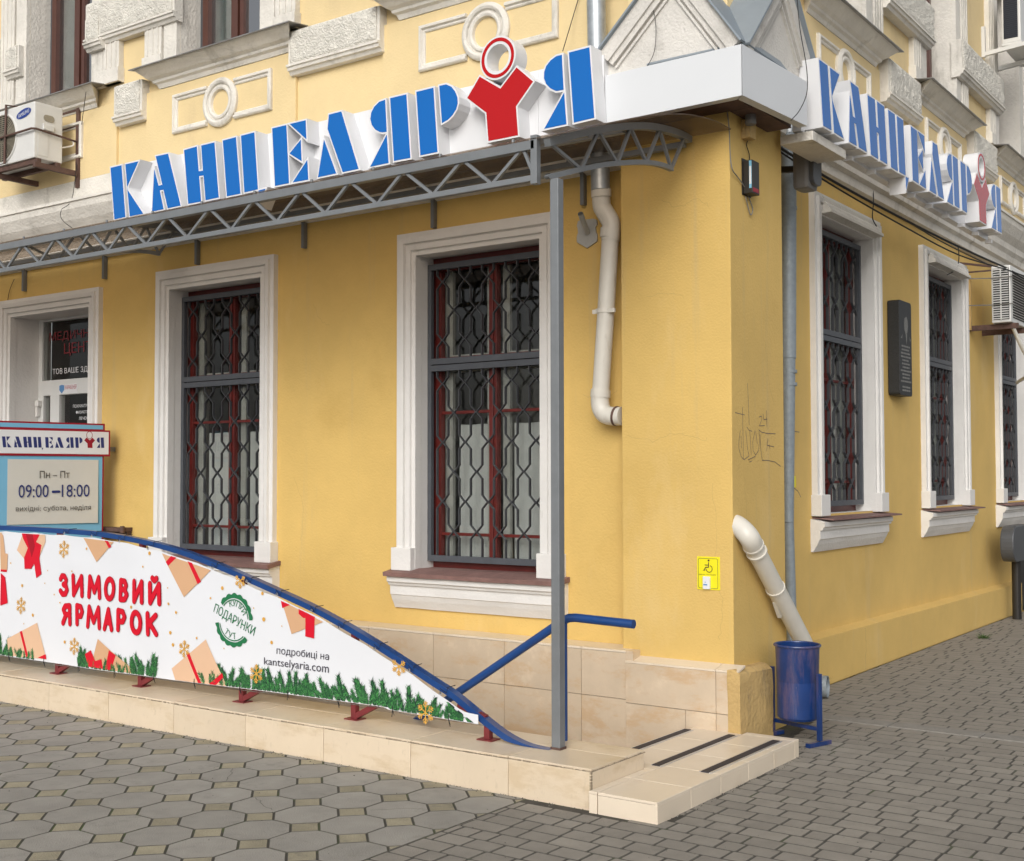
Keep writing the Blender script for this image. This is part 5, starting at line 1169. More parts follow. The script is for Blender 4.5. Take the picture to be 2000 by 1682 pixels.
dvec = Vector((e1.x-e0.x, e1.y-e0.y, 0)); dn = dvec.normalized(); pr = Vector((-dn.y, dn.x, 0))
for e in (e0, e1):
    l = MB().bar((e.x, e.y, .03), (e.x, e.y, .425 if e is e0 else .425), .0125, .0125, up=tuple(dn)).build('post', M['binblue'], bn, bevel=.002)
    MB().bar(tuple(Vector((e.x, e.y, .014))-pr*.11), tuple(Vector((e.x, e.y, .014))+pr*.09), .016, .013).build('foot', M['binblue'], l, bevel=.002)
MB().bar((e0.x, e0.y, .098), (e1.x, e1.y, .098), .011).build('cross_bar', M['binblue'], bn, bevel=.002)

# ================================================================== WALL FITTINGS
PF = 6.70
pl_ = thing('accessibility_sign', 'small yellow wheelchair sign with a white call button on the pilaster', 'sign', (-3.32, PF-.003, 1.02))
fr = frame_y(PF-.0005)
x0, x1, z0, z1 = -3.400, -3.250, .916, 1.115
MB(fr).box(x0, x1, 0, .004, z0, z1).build('plate', M['print_yellow'], pl_, bevel=.001)
m = MB(fr); cx, cz = (x0+x1)/2, (z0+z1)/2
def rrect(a, b, c, d, r, n=4):
    P = []
    for (ux_, uz_, s0) in ((b-r, d-r, 0), (a+r, d-r, 1), (a+r, c+r, 2), (b-r, c+r, 3)):
        for k in range(n+1): t = (s0+k/n)*math.pi/2; P.append((ux_+r*math.cos(t), uz_+r*math.sin(t)))
    return P
O = rrect(x0+.008, x1-.012, z0+.008, z1-.010, .010); I = rrect(x0+.0105, x1-.0145, z0+.0105, z1-.0125, .0085); n = len(O)
m.add([(u, .0045, z) for u, z in O]+[(u, .0045, z) for u, z in I], [(i, (i+1) % n, n+(i+1) % n, n+i) for i in range(n)]); m.build('border_print', M['print_ink'], pl_, recalc=False)
wc = MB(fr)
def wp(x, y): return (x0+(x-345)/(1130-345)*(x1-x0), z1-(y-250)/(1390-250)*(z1-z0))
ribbon(wc, [wp(745, 450), wp(745, 610)], .0028, .0047); ribbon(wc, [wp(620, 540), wp(745, 540)], .0026, .0051); ribbon(wc, [wp(745, 615), wp(640, 620), wp(600, 725), wp(570, 720)], .0028, .0055)
ribbon(wc, [wp(770+105*math.cos(a), 665-115*math.sin(a)) for a in [rad(75-k*13) for k in range(20)]], .0020, .0059)
c = wp(748, 380); wc.flat([(c[0]+.0065*math.cos(k*math.pi/8), c[1]+.0065*math.sin(k*math.pi/8)) for k in range(16)], .0047)
put_text(wc, 'ВИКЛИК ПЕРСОНАЛУ', wp(415, 0)[0], wp(1010, 0)[0], wp(0, 890)[1], wp(0, 850)[1], .0047, bold=.01); wc.build('wheelchair_print', M['print_brown'], pl_, recalc=False)
bt = MB(fr).box(wp(575, 0)[0], wp(815, 0)[0], .004, .020, wp(0, 1365)[1], wp(0, 930)[1], ).build('call_button', M['print_white'], pl_, bevel=.003)
w2 = MB(fr); w2.flat([wp(600, 1190), wp(735, 1190), wp(735, 1235), wp(600, 1235)], .0206); w2.flat([wp(650, 1110), wp(680, 1110), wp(680, 1140), wp(650, 1140)], .0206); w2.build('button_print', M['print_bluegrey'], bt, recalc=False)

fh = thing('flag_holder', 'grey shield-shaped flag holder plate with a slanting tube beside the drainpipe', 'flag holder', (-4.27, FW, 3.2))
sp = [(655, 1010), (700, 1000), (785, 990), (812, 1000), (817, 1040), (803, 1060), (806, 1100), (817, 1125), (817, 1180), (732, 1240), (645, 1190), (645, 1140), (655, 1110), (652, 1075), (645, 1050)]
m = MB(frame_y(FW)); m.prism([(lambda v: (v.x, v.z))(at(980+x/4.348, 200+y/4.348, y=FW)) for x, y in sp], 0, .012); m.build('shield_plate', M['holder'], fh, bevel=.001)
a_ = at(980+730/4.348, 200+1110/4.348, y=FW-.012); b_ = at(980+668/4.348, 200+945/4.348, y=FW-.16)
MB().tube([tuple(a_), tuple(b_)], .018, 14, caps=False).tube([tuple(b_), tuple(a_)], .015, 14, caps=False).build('socket_tube', M['holder'], fh, smooth=True, recalc=False)

fx_ = frame_x(-3.165)
def sd_(px, py, w=0): v = at(px, py, x=-3.165+w); return (v.y, v.z)
cm = thing('corner_sensor', 'small white dome sensor on a yellow painted junction box under the fascia corner', 'sensor', (-3.12, 6.85, 3.6))
u0, zb = sd_(1447, 271, .0); u1, zt = sd_(1471, 240, .05)
MB(fx_).box(u0, u0+.085, 0, .062, zb, zb+.115).build('junction_box', M['yellow_worn'], cm, bevel=.004)
v = at(1466, 238, x=-3.09)
MB().lathe([(0, 0), (.030, 0), (.035, .010), (.034, .03), (.028, .085), (.024, .095), (0, .095)], (-3.09, v.y, v.z-.018), axis='z', n=24).build('dome_housing', M['greybox'], cm, smooth=True, angle=40)
MB().tube([(-3.09, v.y, v.z+.07), (-3.09, v.y, 3.80)], .012, 8).build('stem', M['greybox'], cm)
md = thing('black_router_box', 'small black box with a blue and white label strip on the pilaster', 'control box', (-3.1, 6.85, 3.4))
u0, zb = sd_(1450, 379, .0); u1, zt = sd_(1475, 322, .07)
MB(fx_).box(u0-.01, u0+.115, 0, .006, zb-.005, zb+.22).build('back_plate', M['black'], md)
MB(fx_).box(u0+.0, u0+.105, .006, .066, zb, zb+.205).build('casing', M['black'], md, bevel=.003)
MB(frame_y(u0)).box(-3.165+.046, -3.165+.062, -.001, .0015, zb+.03, zb+.20).build('blue_strip', M['print_sky'], md)
MB(frame_y(u0)).box(-3.165+.048, -3.165+.060, .0015, .003, zb+.055, zb+.165).build('white_strip', M['print_white'], md)
MB(fx_).box(u0+.01, u0+.09, .066, .068, zb+.01, zb+.035).build('red_strip', M['print_frame_red'], md)
sp_ = thing('wall_loudspeaker', 'grey box loudspeaker with rounded grille tucked behind the side downpipe', 'loudspeaker', (-3.4, 8.8, 3.7))
yy = 7.86
m = MB(); k = at(1556, 376, y=yy); k2 = at(1578, 300, y=yy); 
MB().box(-3.25, -3.13, yy, yy+.18, 3.56, 3.875).build('housing', M['greybox'], sp_, bevel=.03)
MB(frame_x(-3.13)).prism(rrect(yy+.015, yy+.165, 3.585, 3.86, .045), -.01, .03).build('rounded_grille', M['cabinet'], sp_, bevel=.006)
MB().bar((-3.24, yy+.10, 3.72), (RX+.01, yy+.10, 3.76), .02).build('wall_arm', M['black'], sp_)
# cables on the pilaster corner
def cable(P, r, label, mt='cable', grp=None, k=5):
    o = MB().tube(smooth_path([tuple(p) for p in P], k), r, 6).build('cable', M[mt], smooth=True); tag(o, label, 'cable', grp); return o
S3 = lambda px, py, w=.012: at(px, py, x=-3.165+w)
F3 = lambda px, py, y=6.69: at(px, py, y=y)
cable([S3(1464, 270), S3(1458, 282), S3(1463, 300), S3(1464, 316)], .003, 'short dark cable from the yellow junction box down to the black control box')
cable([F3(1418, 202), F3(1424, 250), F3(1426, 300), F3(1430, 330), S3(1440, 345), S3(1452, 362), S3(1462, 385), S3(1470, 408), S3(1466, 420), S3(1460, 400), S3(1456, 384)], .0035, 'thin grey cable hanging in a loop below the black control box', 'gcable')
cable([F3(1300, 222), F3(1360, 216), F3(1420, 207), S3(1470, 214), S3(1520, 232)], .004, 'thin black cable sagging under the white corner fascia')

# hairline cracks in the plaster
def crack(fr, P, seed, hw=.0007):
    rr = random.Random(seed); Q = smooth_path(P, 7); Q = [(u+rr.gauss(0, .006), z+rr.gauss(0, .006)) for u, z in Q]; m = MB(fr); ribbon(m, Q, hw, .0004, .00001); m.build('plaster_crack', M['crack'], BLD, recalc=False)
M['crack'] = mat('crack_shadow', (.42, .29, .11), .95, var=.2)
crack(frame_y(PF), [(-3.30, 1.55), (-3.27, 1.30), (-3.285, 1.05), (-3.24, .84), (-3.26, .62)], 1); crack(frame_y(PF), [(-3.90, 1.86), (-3.70, 1.83), (-3.52, 1.86), (-3.32, 1.82)], 2)
crack(frame_y(PF), [(-3.74, 2.72), (-3.60, 2.74), (-3.48, 2.71)], 3); crack(frame_y(FW), [(-6.80, 2.95), (-6.72, 2.82), (-6.62, 2.78)], 4); crack(frame_y(FW), [(-4.30, 2.15), (-4.16, 2.10), (-4.05, 2.16)], 5)
crack(fx_, [(6.86, 1.62), (6.90, 1.35), (6.86, 1.10), (6.93, .80)], 6); crack(fx_, [(7.2, 2.45), (7.25, 2.2), (7.33, 2.05)], 7); crack(side, [(11.2, 1.0), (11.25, .8), (11.2, .6)], 8); crack(frame_x(RX+.1), [(9.9, .35), (9.92, .18), (9.90, .01)], 9, .002)
crack(frame_y(FW), [(-7.0, 1.6), (-6.9, 1.35), (-6.93, 1.1)], 10); crack(frame_y(PF), [(-3.62, 3.32), (-3.50, 3.26), (-3.40, 3.30), (-3.30, 3.24)], 12)
# stickers and graffiti on the pilaster side
st = MB(frame_x(RX)); u0, zb = (lambda v: (v.y, v.z))(at(1543, 952, x=RX)); u1, zt = (lambda v: (v.y, v.z))(at(1554, 930, x=RX)); 
o = st.box(u0, u1, 0, .0015, zb, zt).build('sticker', M['print_yellow']); tag(o, 'small torn yellow sticker on the wall behind the grey downpipe', 'sticker')
gr = MB(fx_)
def G(P): return [(lambda v: (v.y, v.z))(at(1400+x/7.008, 720+y/7.008, x=-3.165)) for x, y in P]
for i, P in enumerate([[(350, 530), (365, 1245)], [(250, 603), (380, 635)], [(420, 205), (442, 770)], [(320, 850), (300, 1000), (300, 1090), (330, 1200), (370, 1250), (440, 1195), (420, 1100), (395, 850)], [(330, 920), (335, 1085)],
          [(410, 800), (440, 845), (480, 858)], [(450, 860), (470, 1180)], [(522, 845), (490, 1000), (495, 1120), (530, 1185), (570, 1120), (583, 1000), (575, 840)], [(530, 860), (553, 1030)], [(570, 835), (610, 870), (700, 890), (800, 892)],
          [(590, 900), (600, 1100), (620, 1255), (700, 1258), (800, 1280), (870, 1340)], [(575, 665), (610, 650), (615, 690), (580, 785), (650, 780)], [(630, 620), (640, 700), (690, 690)], [(676, 575), (683, 800)],
          [(697, 960), (680, 1120)], [(685, 1050), (780, 1070)], [(715, 1040), (725, 1100)], [(425, 1250), (525, 1200)], [(445, 1280), (480, 1262)]]): ribbon(gr, G(P), .0019, .0006+i*.00008, .00002)
gr.build('graffiti', M['pencil'], BLD, recalc=False)
g2_ = MB(frame_x(RX))
for i, P in enumerate([[(1015, 855), (1130, 870)], [(1000, 1620), (1050, 1630), (1110, 1680), (1150, 1760)]]): ribbon(g2_, [(lambda v: (v.y, v.z))(at(1400+x/7.008, 720+y/7.008, x=RX)) for x, y in P], .003, .0008+i*.0001, .00002)
g2_.build('graffiti', M['pencil'], BLD, recalc=False)

# plaque
pq = thing('memorial_plaque', 'dark granite memorial plaque with an engraved portrait between two barred windows', 'plaque', (-3.5, 11.15, 2.75))
y0, y1 = at(1757, 700, x=-3.49).y, at(1781, 700, x=-3.49).y
zt, zb = at(1779, 594, x=-3.5).z, at(1778, 775, x=-3.5).z
px_ = frame_x(-3.545)
MB(px_).prism(rrect(y0, y1, zb, zt, .03), -.05, .055).build('stone_slab', M['granite'], pq, bevel=.004)
en = MB(px_); cy = (y0+y1)/2; H_ = zt-zb
def E_(x, z): return (y0+(y1-y0)*x, zb+H_*z)
en.flat([E_(.40, .70), E_(.38, .76), E_(.42, .82), E_(.60, .84), E_(.68, .80), E_(.70, .73), E_(.64, .67), E_(.50, .65)], .056)
en.flat([E_(.50, .66), E_(.62, .66), E_(.60, .585), E_(.56, .54)], .0562)
en.flat([E_(.10, .60), E_(.26, .645), E_(.22, .60)], .056); en.flat([E_(.80, .635), E_(.92, .60), E_(.86, .58)], .056)
en.build('engraved_portrait', M['engrave'], pq, recalc=False)
en = MB(px_); ws = ['У цьому домі', 'з 1945 р. до 1965 р.', 'жив і працював', 'заслужений', 'лікар міста', 'почесний', 'громадянин', 'міста і краю', 'будівничий', 'лікарні']
for i, s_ in enumerate(ws):
    z = .515-.044*i; ww = .30+.02*(len(s_) % 6); put_text(en, s_, *[E_(.5-ww, 0)[0], E_(.5+ww, 0)[0]], E_(0, z-.026)[1], E_(0, z)[1], .056, bold=.02) if False else None
def wordrow(z, a, b, rr):
    x = a
    while x < b-.03:
        l = rr.uniform(.05, .16); l = min(l, b-x)
        ribbon(en, [E_(x, z), E_(x+l, z)], .008, .056+rr.random()*.0005); x += l+.05
rr = random.Random(5)
for i in range(11): ind = rr.uniform(.08, .24); wordrow(.52-.037*i, ind, 1-ind, rr)
for i in range(2): wordrow(.09-.035*i, .2, .8, rr)
en.build('engraved_lines', M['engrave'], pq, recalc=False, kind='stuff')

# ================================================================== HOURS SIGN (stands out from the wall over the stairs)
hs_ = thing('opening_hours_sign', 'light blue framed opening hours board with red edging behind the banner at the far left', 'sign', (-9.25, 6.4, 1.2))
hd = Vector((.196, .981, 0)); hn = Vector((.981, -.196, 0)); ho = Vector((-9.20, 6.72, 0))
def HF(u, w, z): p = ho+hd*u+hn*w; return Vector((p.x, p.y, z))
HA = math.atan2
def hp(px, py):
    # where the pixel ray meets the board's plane -> (u, z)
    d = CF + CR*((px-1000)/CAMF) - CU*((py-841)/CAMF); t = (ho-CP).dot(hn)/d.dot(hn); p = CP+d*t; return ((p-ho).dot(hd), p.z)
s7 = 7.008
def hq(x, y): return hp(x/s7, 820+y/s7)
uR, z_ = hq(1490, 300); uL = -1.06
zt0, zt1 = hq(1425, 55)[1], hq(1425, 150)[1]; zh0, zh1 = hq(1488, 148)[1], hq(1483, 503)[1]
uB = hq(1410, 800)[0]; uT = hq(1428, 100)[0]
MB(HF).box(uL+.03, uT, -.025, .012, zt1-.02, zt0).build('top_strip', M['print_frame_red'], hs_)
MB(HF).box(uL+.045, uT-.018, .012, .014, zt1+.01, zt0-.015).build('top_strip_face', M['print_sky'], hs_)
hb = MB(HF).box(uL, uR, -.025, .026, zh1, zh0).build('name_board', M['print_frame_red'], hs_)
MB(HF).box(uL+.015, uR-.015, .026, .028, zh1+.018, zh0-.015).build('name_board_face', M['print_white'], hb)
MB(HF).box(uL+.015, uB, -.025, .014, .35, zh1).build('main_board', M['print_frame_red'], hs_)
MB(HF).box(uL+.03, uB-.015, .014, .016, .35, zh1-.002).build('main_board_face', M['print_sky'], hs_)
a, b = hq(95, 540), hq(1335, 550); c, d = hq(80, 1437), hq(1318, 1408)
MB(HF).add([(a[0], .017, a[1]), (b[0], .017, b[1]), (d[0], .030, d[1]), (c[0], .022, c[1]), (a[0], .019, a[1]), (b[0], .019, b[1]), (d[0], .032, d[1]), (c[0], .024, c[1])], [(7, 6, 5, 4), (0, 1, 2, 3), (0, 4, 5, 1), (1, 5, 6, 2), (2, 6, 7, 3), (3, 7, 4, 0)]).build('hours_sheet', M['print_grey'], hs_)
t = MB(HF); 
def ht(s_, x0, x1, yt0, yb0, yt1, yb1, w, bold): A0 = hq(x0, yb0); B0 = hq(x1, yb1); put_text(t, s_, A0[0], B0[0], A0[1], hq(x0, yt0)[1], w, bold=bold, z0b=B0[1], z1b=hq(x1, yt1)[1])
ht('Пн – Пт', 525, 935, 700, 800, 700, 795, .028, .05); t.build('dark_lettering', M['print_text'], hs_, recalc=False); t = MB(HF); ht('вихідні: субота, неділя', 195, 1220, 1180, 1270, 1160, 1250, .034, .05); t.build('dark_lettering', M['print_text'], hs_, recalc=False)
t = MB(HF); ht('09:00', 235, 645, 890, 1068, 888, 1060, .029, .10); ht('18:00', 825, 1205, 887, 1058, 885, 1052, .030, .10); p0, p1 = hq(705, 985), hq(790, 983); ribbon(t, [p0, p1], .0105, .030); t.build('navy_lettering', M['print_navy'], hs_, recalc=False)
t2 = MB(HF)
na, nb = hq(8, 290)[0], hq(1408, 330)[0]; zb_, zt_ = hq(8, 372)[1], hq(8, 213)[1]
for ch, colr, polys in FACES:
    t = MB(HF)
    for P in polys: (t if colr == 'b' else t2).flat([(na+(u-U0)/(U1-U0)*(nb-na), zb_-.002+(z-ZL)/(ZH-ZL)*(zt_-zb_)) for u, z in P], .029)
    if t.v: t.build('name_letter', M['print_navy'], hb, recalc=False)
cu_ = na+(HC.x-U0)/(U1-U0)*(nb-na); cz_ = zb_+(HC.z-ZL)/(ZH-ZL)*(zt_-zb_)
ribbon(t2, [(cu_+.026*math.cos(k*math.pi/12), cz_+.032*math.sin(k*math.pi/12)) for k in range(25)], .0022, .0292, .00001)
t2.build('red_figure_print', M['print_frame_red'], hb, recalc=False)
MB().bar((-9.27, 6.84, .9), (-9.27, 6.70, .9), .02).bar((-9.27, 6.84, 1.85), (-9.27, 6.66, 1.85), .02).build('wall_arm', M['steel'], hs_)
bw = thing('brown_wall_channel', 'short dark brown steel channel on the wall right of the opening hours board', 'bracket', (-9.1, 6.8, 1.15))
a_, b_ = at(196, 1038, y=6.80), at(250, 1034, y=6.80)
MB().box(a_.x, b_.x, 6.72, 6.848, b_.z-.02, b_.z+.015).build('top_flange', M['rust'], bw, bevel=.002); MB().box(a_.x, b_.x-.01, 6.80, 6.845, b_.z-.085, b_.z-.021).build('web', M['rust'], bw)
MB().tube([(b_.x, 6.74, b_.z-.03), (b_.x, 6.74, b_.z+.03)], .02, 10).build('end_bolt', M['rust'], bw)

# ================================================================== AIR CONDITIONERS
def louvres(fr, u0, u1, z0, z1, n, w, parent, mt='acwhite'):
    for k in range(n):
        z = z0+(z1-z0)*(k+.5)/n; m = MB(fr); m.add([(u0, w, z-.006), (u1, w, z-.006), (u1, w-.014, z+.004), (u0, w-.014, z+.004), (u0, w+.002, z-.003), (u1, w+.002, z-.003), (u1, w-.012, z+.007), (u0, w-.012, z+.007)], [(0, 1, 2, 3), (7, 6, 5, 4), (0, 4, 5, 1), (1, 5, 6, 2), (2, 6, 7, 3), (3, 7, 4, 0)])
        m.build('louvre', M[mt], parent, recalc=False)
yA = 6.38; cA = at(68, 197, y=yA); xA = cA.x; zA1 = cA.z; zA0 = at(68, 307, y=yA).z
acg = 'air conditioner units on the facades'
ac = thing('air_conditioner', 'old white air conditioner unit in a rusty cage under the upper left window', 'air conditioner', (xA, yA, zA0), acg)
body = MB().box(xA-.80, xA, yA, yA+.29, zA0, zA1).build('casing', M['acwhite'], ac, bevel=.012)
fc = (xA-.50, yA, (zA0+zA1)/2-.01); fy = frame_y(yA)
MB(fy).lathe([(0, .001), (.215, .001), (.215, .004)], (fc[0], 0, fc[2]), n=40).build('fan_recess', M['acdark'], ac)
gd = MB(fy)
for r in [.03+.0185*k for k in range(11)]: gd.lathe([(r-.003, .006), (r-.003, .012), (r+.003, .012), (r+.003, .006)], (fc[0], 0, fc[2]), n=40)
for k in range(12): a = k*math.pi/6; gd.bar(tuple(fy(fc[0]+.02*math.cos(a), .009, fc[2]+.02*math.sin(a))), tuple(fy(fc[0]+.22*math.cos(a), .009, fc[2]+.22*math.sin(a))), .003)
gd.build('fan_guard', M['acgrille'], ac)
MB(fy).lathe([(.215, 0), (.222, .012), (.232, .012), (.238, 0)], (fc[0], 0, fc[2]), n=40).build('fan_ring', M['acwhite'], ac)
l0 = at(50, 221, y=yA-.003); lg = MB(fy)
lg.flat([(l0.x-.03+.115*math.cos(k*math.pi/12)*1.0-.0, l0.z+.002+.042*math.sin(k*math.pi/12)+.030*math.cos(k*math.pi/12)*.5) for k in range(24)], .003)
lo = lg.build('oval_badge', M['print_blue'], ac, recalc=False); tt = MB(fy); put_text(tt, 'SAMSUNG', l0.x-.115, l0.x+.055, l0.z-.030, l0.z+.004, .0042, bold=.02, z0b=l0.z+.0, z1b=l0.z+.033); tt.build('badge_lettering', M['print_white'], lo, recalc=False)
fs_ = frame_x(xA)
MB(fs_).prism(rrect(yA+.09, yA+.20, zA1-.16, zA1-.10, .028), -.002, .006).build('handle_recess', M['acgrille'], ac, bevel=.002)
MB(fs_).box(yA+.035, yA+.14, .0, .004, zA0+.03, zA0+.27).build('valve_cover', M['acwhite'], ac, bevel=.002); MB(fs_).box(yA+.08, yA+.19, .0, .02, zA1-.245, zA1-.19).build('side_step', M['acwhite'], ac, bevel=.006)
MB().box(xA-.86, xA+.02, yA+.02, yA+.06, zA0-.045, zA0-.003).box(xA-.86, xA+.02, yA+.22, yA+.26, zA0-.045, zA0-.003).build('cross_rail', M['rust'], ac)
xs_ = at(133, 330, y=6.80).x
for xx in (xA+.03, xA-.62): MB().box(xx-.02, xx+.02, yA-.02, FW-.002, zA0-.095, zA0-.047).build('bracket_arm', M['rust'], ac, bevel=.002)
MB().box(xA+.01, xA+.055, FW-.05, FW-.004, zA0-.20, zA1+.06).build('wall_upright', M['rust'], ac)
MB().box(xA-.62, xA+.0, FW-.045, FW-.012, zA1+.01, zA1+.05).box(xA-.62, xA, FW-.045, FW-.012, zA1-.14, zA1-.11).build('back_rail', M['rust'], ac)
MB().tube([(xA-.35, yA+.15, zA1+.03), (xA-.42, yA-.02, zA1+.03), (xA-.42, yA-.03, zA0)], .012, 6).build('cage_hoop', M['rust'], ac)
zz = (zA0+zA1)/2+.0
MB().tube([(xA-1.2, yA-.03, zz-.02), (xA-.0, yA-.03, zz+.0), (xA+.025, yA, zz+.0), (xA+.03, FW-.03, zz-.03)], .010, 6).build('cage_bar', M['rust'], ac)
MB().tube(smooth_path([(xA-.01, yA+.27, zz-.02), (xA+.02, yA+.36, zz-.02), (xA+.03, yA+.38, zz-.07), (xA-.005, yA+.28, zz-.11)]), .007, 6).build('power_lead', M['pvc'], ac, smooth=True)

y2 = 13.45
X0, X1 = -3.40, -3.12
a_ = at(1937, 620, y=y2); b_ = at(1975, 640, y=y2); X0, X1 = a_.x, b_.x; Z0 = (a_.z+b_.z)/2; Z1 = at(1940, 520, y=y2).z
ac2 = thing('air_conditioner', 'cream air conditioner unit with louvred side on a bracket beyond the second barred side window', 'air conditioner', (X1, y2, Z0), acg)
MB().box(X0, X1, y2, y2+.80, Z0, Z1).build('casing', M['acwhite'], ac2, bevel=.012)
MB(frame_y(y2)).box(X0+.02, X1-.015, -.0, .002, Z0+.03, Z1-.03).build('side_recess', M['acdark'], ac2)
louvres(frame_y(y2-.014), X0+.02, X1-.02, Z0+.03, Z1-.03, 22, 0, ac2); MB(frame_y(y2)).box((X0+X1)/2-.006, (X0+X1)/2+.006, .002, .018, Z0+.03, Z1-.03).build('side_rib', M['acwhite'], ac2)
MB(frame_x(X1)).box(y2+.08, y2+.62, 0, .002, Z0+.05, Z1-.05).build('fan_recess', M['acdark'], ac2); louvres(frame_x(X1+.014), y2+.08, y2+.62, Z0+.05, Z1-.05, 18, 0, ac2)
for yy_ in (y2+.10, y2+.62): MB().box(RX, X1+.05, yy_-.02, yy_+.02, Z0-.06, Z0-.004).build('bracket_arm', M['rust'], ac2)
MB().box(RX, RX+.03, y2+.06, y2+.10, Z0-.05, Z1-.12).build('bracket_upright', M['yellow_worn'], ac2)
for zq in (Z1-.13, Z0+.19): MB().tube([(RX+.02, y2-.22, zq-.01), (X0-.0, y2-.02, zq), (X1+.02, y2-.02, zq), (X1+.03, y2+.8, zq)], .006, 5).build('tie_wire', M['gcable'], ac2)
MB().bar((X0, y2, Z1+.0), (RX, y2-.30, Z1+.02), .01).bar((X0, y2+.02, Z1-.04), (RX, y2-.12, Z1-.06), .008).build('tie_bar', M['rust'], ac2)
MB().tube(smooth_path([(X1-.05, y2+.3, Z0-.03), (X1-.0, y2+.42, Z0-.22), (X1+.03, y2+.75, Z0-.45), (RX+.2, y2+1.3, Z0-.55)]), .02, 8).build('insulated_hose', M['pvc'], ac2, smooth=True)

M['coil'] = mat('dark_coil', (.010, .014, .024), .5)
y3 = 14.3
a_ = at(1957, 88, y=y3); X3 = a_.x; Z3 = at(1960, 86, y=y3).z; X4 = at(1994, 90, y=y3).x
ac3 = thing('air_conditioner', 'white air conditioner unit with dark coil side high up at the upper right edge', 'air conditioner', (X3, y3, Z3), acg)
MB().box(X3, X4, y3, y3+.85, Z3, Z3+.62).build('casing', M['acwhite'], ac3, bevel=.012)
MB(frame_y(y3)).box(X3+.02, X4-.03, 0, .003, Z3+.05, Z3+.60).build('coil_side', M['coil'], ac3)
louvres(frame_y(y3-.006), X3+.02, X4-.03, Z3+.05, Z3+.60, 24, 0, ac3, 'coil')
MB().box(X3, X4+.01, y3-.012, y3+.86, Z3-.03, Z3-.002).build('base_tray', M['acwhite'], ac3, bevel=.006)
zb = at(1926, 125, y=y3-.1).z
for q_ in (-.06, .55): MB().bar((RX+.02, y3+q_, Z3-.10), (X4+.15, y3+q_, Z3-.055), .022).build('bracket_arm', M['acwhite'], ac3)
MB().box(RX+.002, RX+.04, y3-.08, y3-.04, Z3-.13, Z3+.22).build('bracket_upright', M['acwhite'], ac3)

# grey cabinet at the right edge
cb = thing('grey_wall_cabinet', 'rounded dark grey cabinet hanging over a black pipe past the plinth end', 'cabinet', (-3.3, 13.6, .85))
k0 = at(1970, 1070, x=-3.33)
yc = k0.y
MB(frame_x(-3.42)).prism(rrect(yc, yc+.95, .655, 1.05, .17, 8), 0, .14).build('housing', M['cabinet'], cb, bevel=.01)
MB().tube([(-3.36, yc+.45, 0), (-3.36, yc+.45, .67)], .05, 12).build('black_pipe', M['black'], cb, smooth=True)

# cables under the side sign
cg = 'cables slung along the side facade'
cable([(-3.42, 7.9, 3.93), (-3.35, 8.8, 3.84), (-3.30, 10.2, 3.80), (-3.28, 11.6, 3.80), (-3.2, 13.2, 3.79), (-3.1, 15.5, 3.82)], .010, 'thickest black cable slung below the side shop sign', grp=cg)
cable([(-3.42, 7.9, 3.90), (-3.36, 8.9, 3.81), (-3.30, 10.4, 3.74), (-3.27, 12.0, 3.72), (-3.1, 13.4, 3.73), (-3.05, 15.5, 3.78)], .007, 'lower of the black cables crossing above the louvred air conditioner', grp=cg)
cable([(-3.50, 8.0, 3.98), (-3.45, 9.2, 3.90), (-3.45, 10.9, 3.90), (-3.45, 12.4, 3.88), (-3.4, 15.5, 3.90)], .006, 'thin black cable highest under the side string course', grp=cg)
cable([at(1696, 330, x=-3.56), at(1704, 360, x=-3.55), at(1706, 395, x=-3.53), at(1704, 425, x=-3.50), at(1712, 442, x=-3.52)], .005, 'short dark cable dropping onto the first side window hood', grp=cg)
cable([at(1869, 470, x=-3.58), at(1873, 500, x=-3.56), at(1868, 525, x=-3.52), at(1850, 537, x=-3.5)], .005, 'thin cable dropping onto the second side window hood', grp=cg)
cable([at(1557, 0, x=-2.9), at(1563, 60, x=-2.86), at(1575, 130, x=-2.84), at(1576, 180, x=-2.84), at(1562, 215, x=-2.85), at(1545, 235, x=-2.86)], .0028, 'thin wire hanging in a bow over the white fascia side', grp=None)
cable([at(1132, -10, y=6.80), at(1120, 30, y=6.78), at(1108, 70, y=6.7), at(1099, 100, y=6.5)], .003, 'thin black wire running down to the last blue letter of the front sign')
cable([at(1272, 0, y=6.43), at(1281, 50, y=6.425), at(1278, 100, y=6.42), at(1264, 130, y=6.41)], .002, 'hair-thin wire hanging across the front plaster gable')
cable([at(168, 180, y=6.62), at(160, 240, y=6.8), at(150, 320, y=6.80), at(140, 390, y=6.6), at(120, 410, y=6.52), at(122, 430, y=6.52), at(150, 452, y=6.62)], .003, 'thin wire trailing from the upper left sill over the string course')
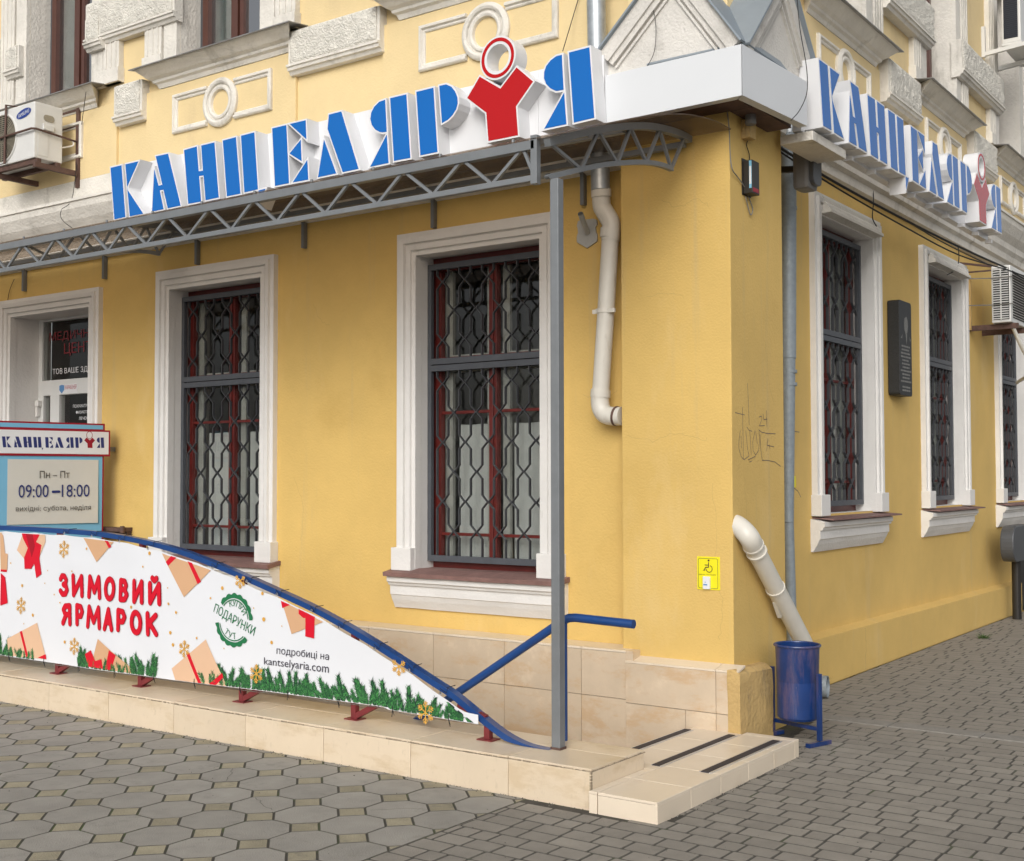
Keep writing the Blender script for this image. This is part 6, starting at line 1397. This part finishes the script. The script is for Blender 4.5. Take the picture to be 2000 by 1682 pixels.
cable([at(28, 545, y=6.83), at(18, 570, y=6.83), at(14, 600, y=6.83)], .003, 'thin wire reaching the top left of the door surround')

# grass tuft between the bricks
gt = MB(); c = at(1922, 1247, z=0); rr = random.Random(2)
for k in range(60):
    a = rr.random()*6.28; l = rr.uniform(.03, .11); b = Vector((c.x+rr.gauss(0, .02), c.y+rr.gauss(0, .03), -.004)); e = b+Vector((math.cos(a)*l*.9, math.sin(a)*l*.9, l*.45)); q = Vector((-math.sin(a), math.cos(a), 0))*.003
    mid = b.lerp(e, .5)+Vector((0, 0, l*.2)); gt.add([tuple(b-q), tuple(b+q), tuple(mid+q), tuple(mid-q), tuple(e)], [(0, 1, 2, 3), (3, 2, 4)])
o = gt.build('grass_tuft', M['grass'], recalc=False); tag(o, 'small green grass tuft growing between the bricks by the side plinth', 'grass')

# crumbs of grit and leaf along the kerb and between the pavers
m = MB(); rr = random.Random(11)
for k in range(900):
    t = rr.random()
    if t < .4: x, y = rr.uniform(-8.5, -3.1), KY-.004-abs(rr.gauss(0, .025))
    elif t < .55: x, y = LX1b+abs(rr.gauss(0, .02)), rr.uniform(5, 6.7)
    elif t < .7: x, y = rr.uniform(-3.05, -2.6), rr.uniform(6.6, 7.6)
    else: x, y = rr.uniform(-7.5, -1.2), rr.uniform(3.6, 4.95)
    if t >= .85: x, y = rr.uniform(-3.4, -1.0), rr.uniform(5, 12); x = max(x, LX1b+.02) if y < 7 else x
    q = rr.uniform(.002, .006); a = rr.random()*3
    P = [(x+q*math.cos(a+k_*2.09)*rr.uniform(.6, 1.2), y+q*math.sin(a+k_*2.09)*rr.uniform(.6, 1.2)) for k_ in range(3)]
    m.m = 0 if rr.random() < .75 else 1
    m.add([(px_, py_, .0015) for px_, py_ in P]+[(x, y, .003+q*.5)], [(0, 1, 3), (1, 2, 3), (2, 0, 3)])
gp = m.build('paving_grit', [M['soil'], M['conc']], recalc=False, kind='stuff'); tag(gp, 'loose grit and crumbs scattered over the paving', 'grit')
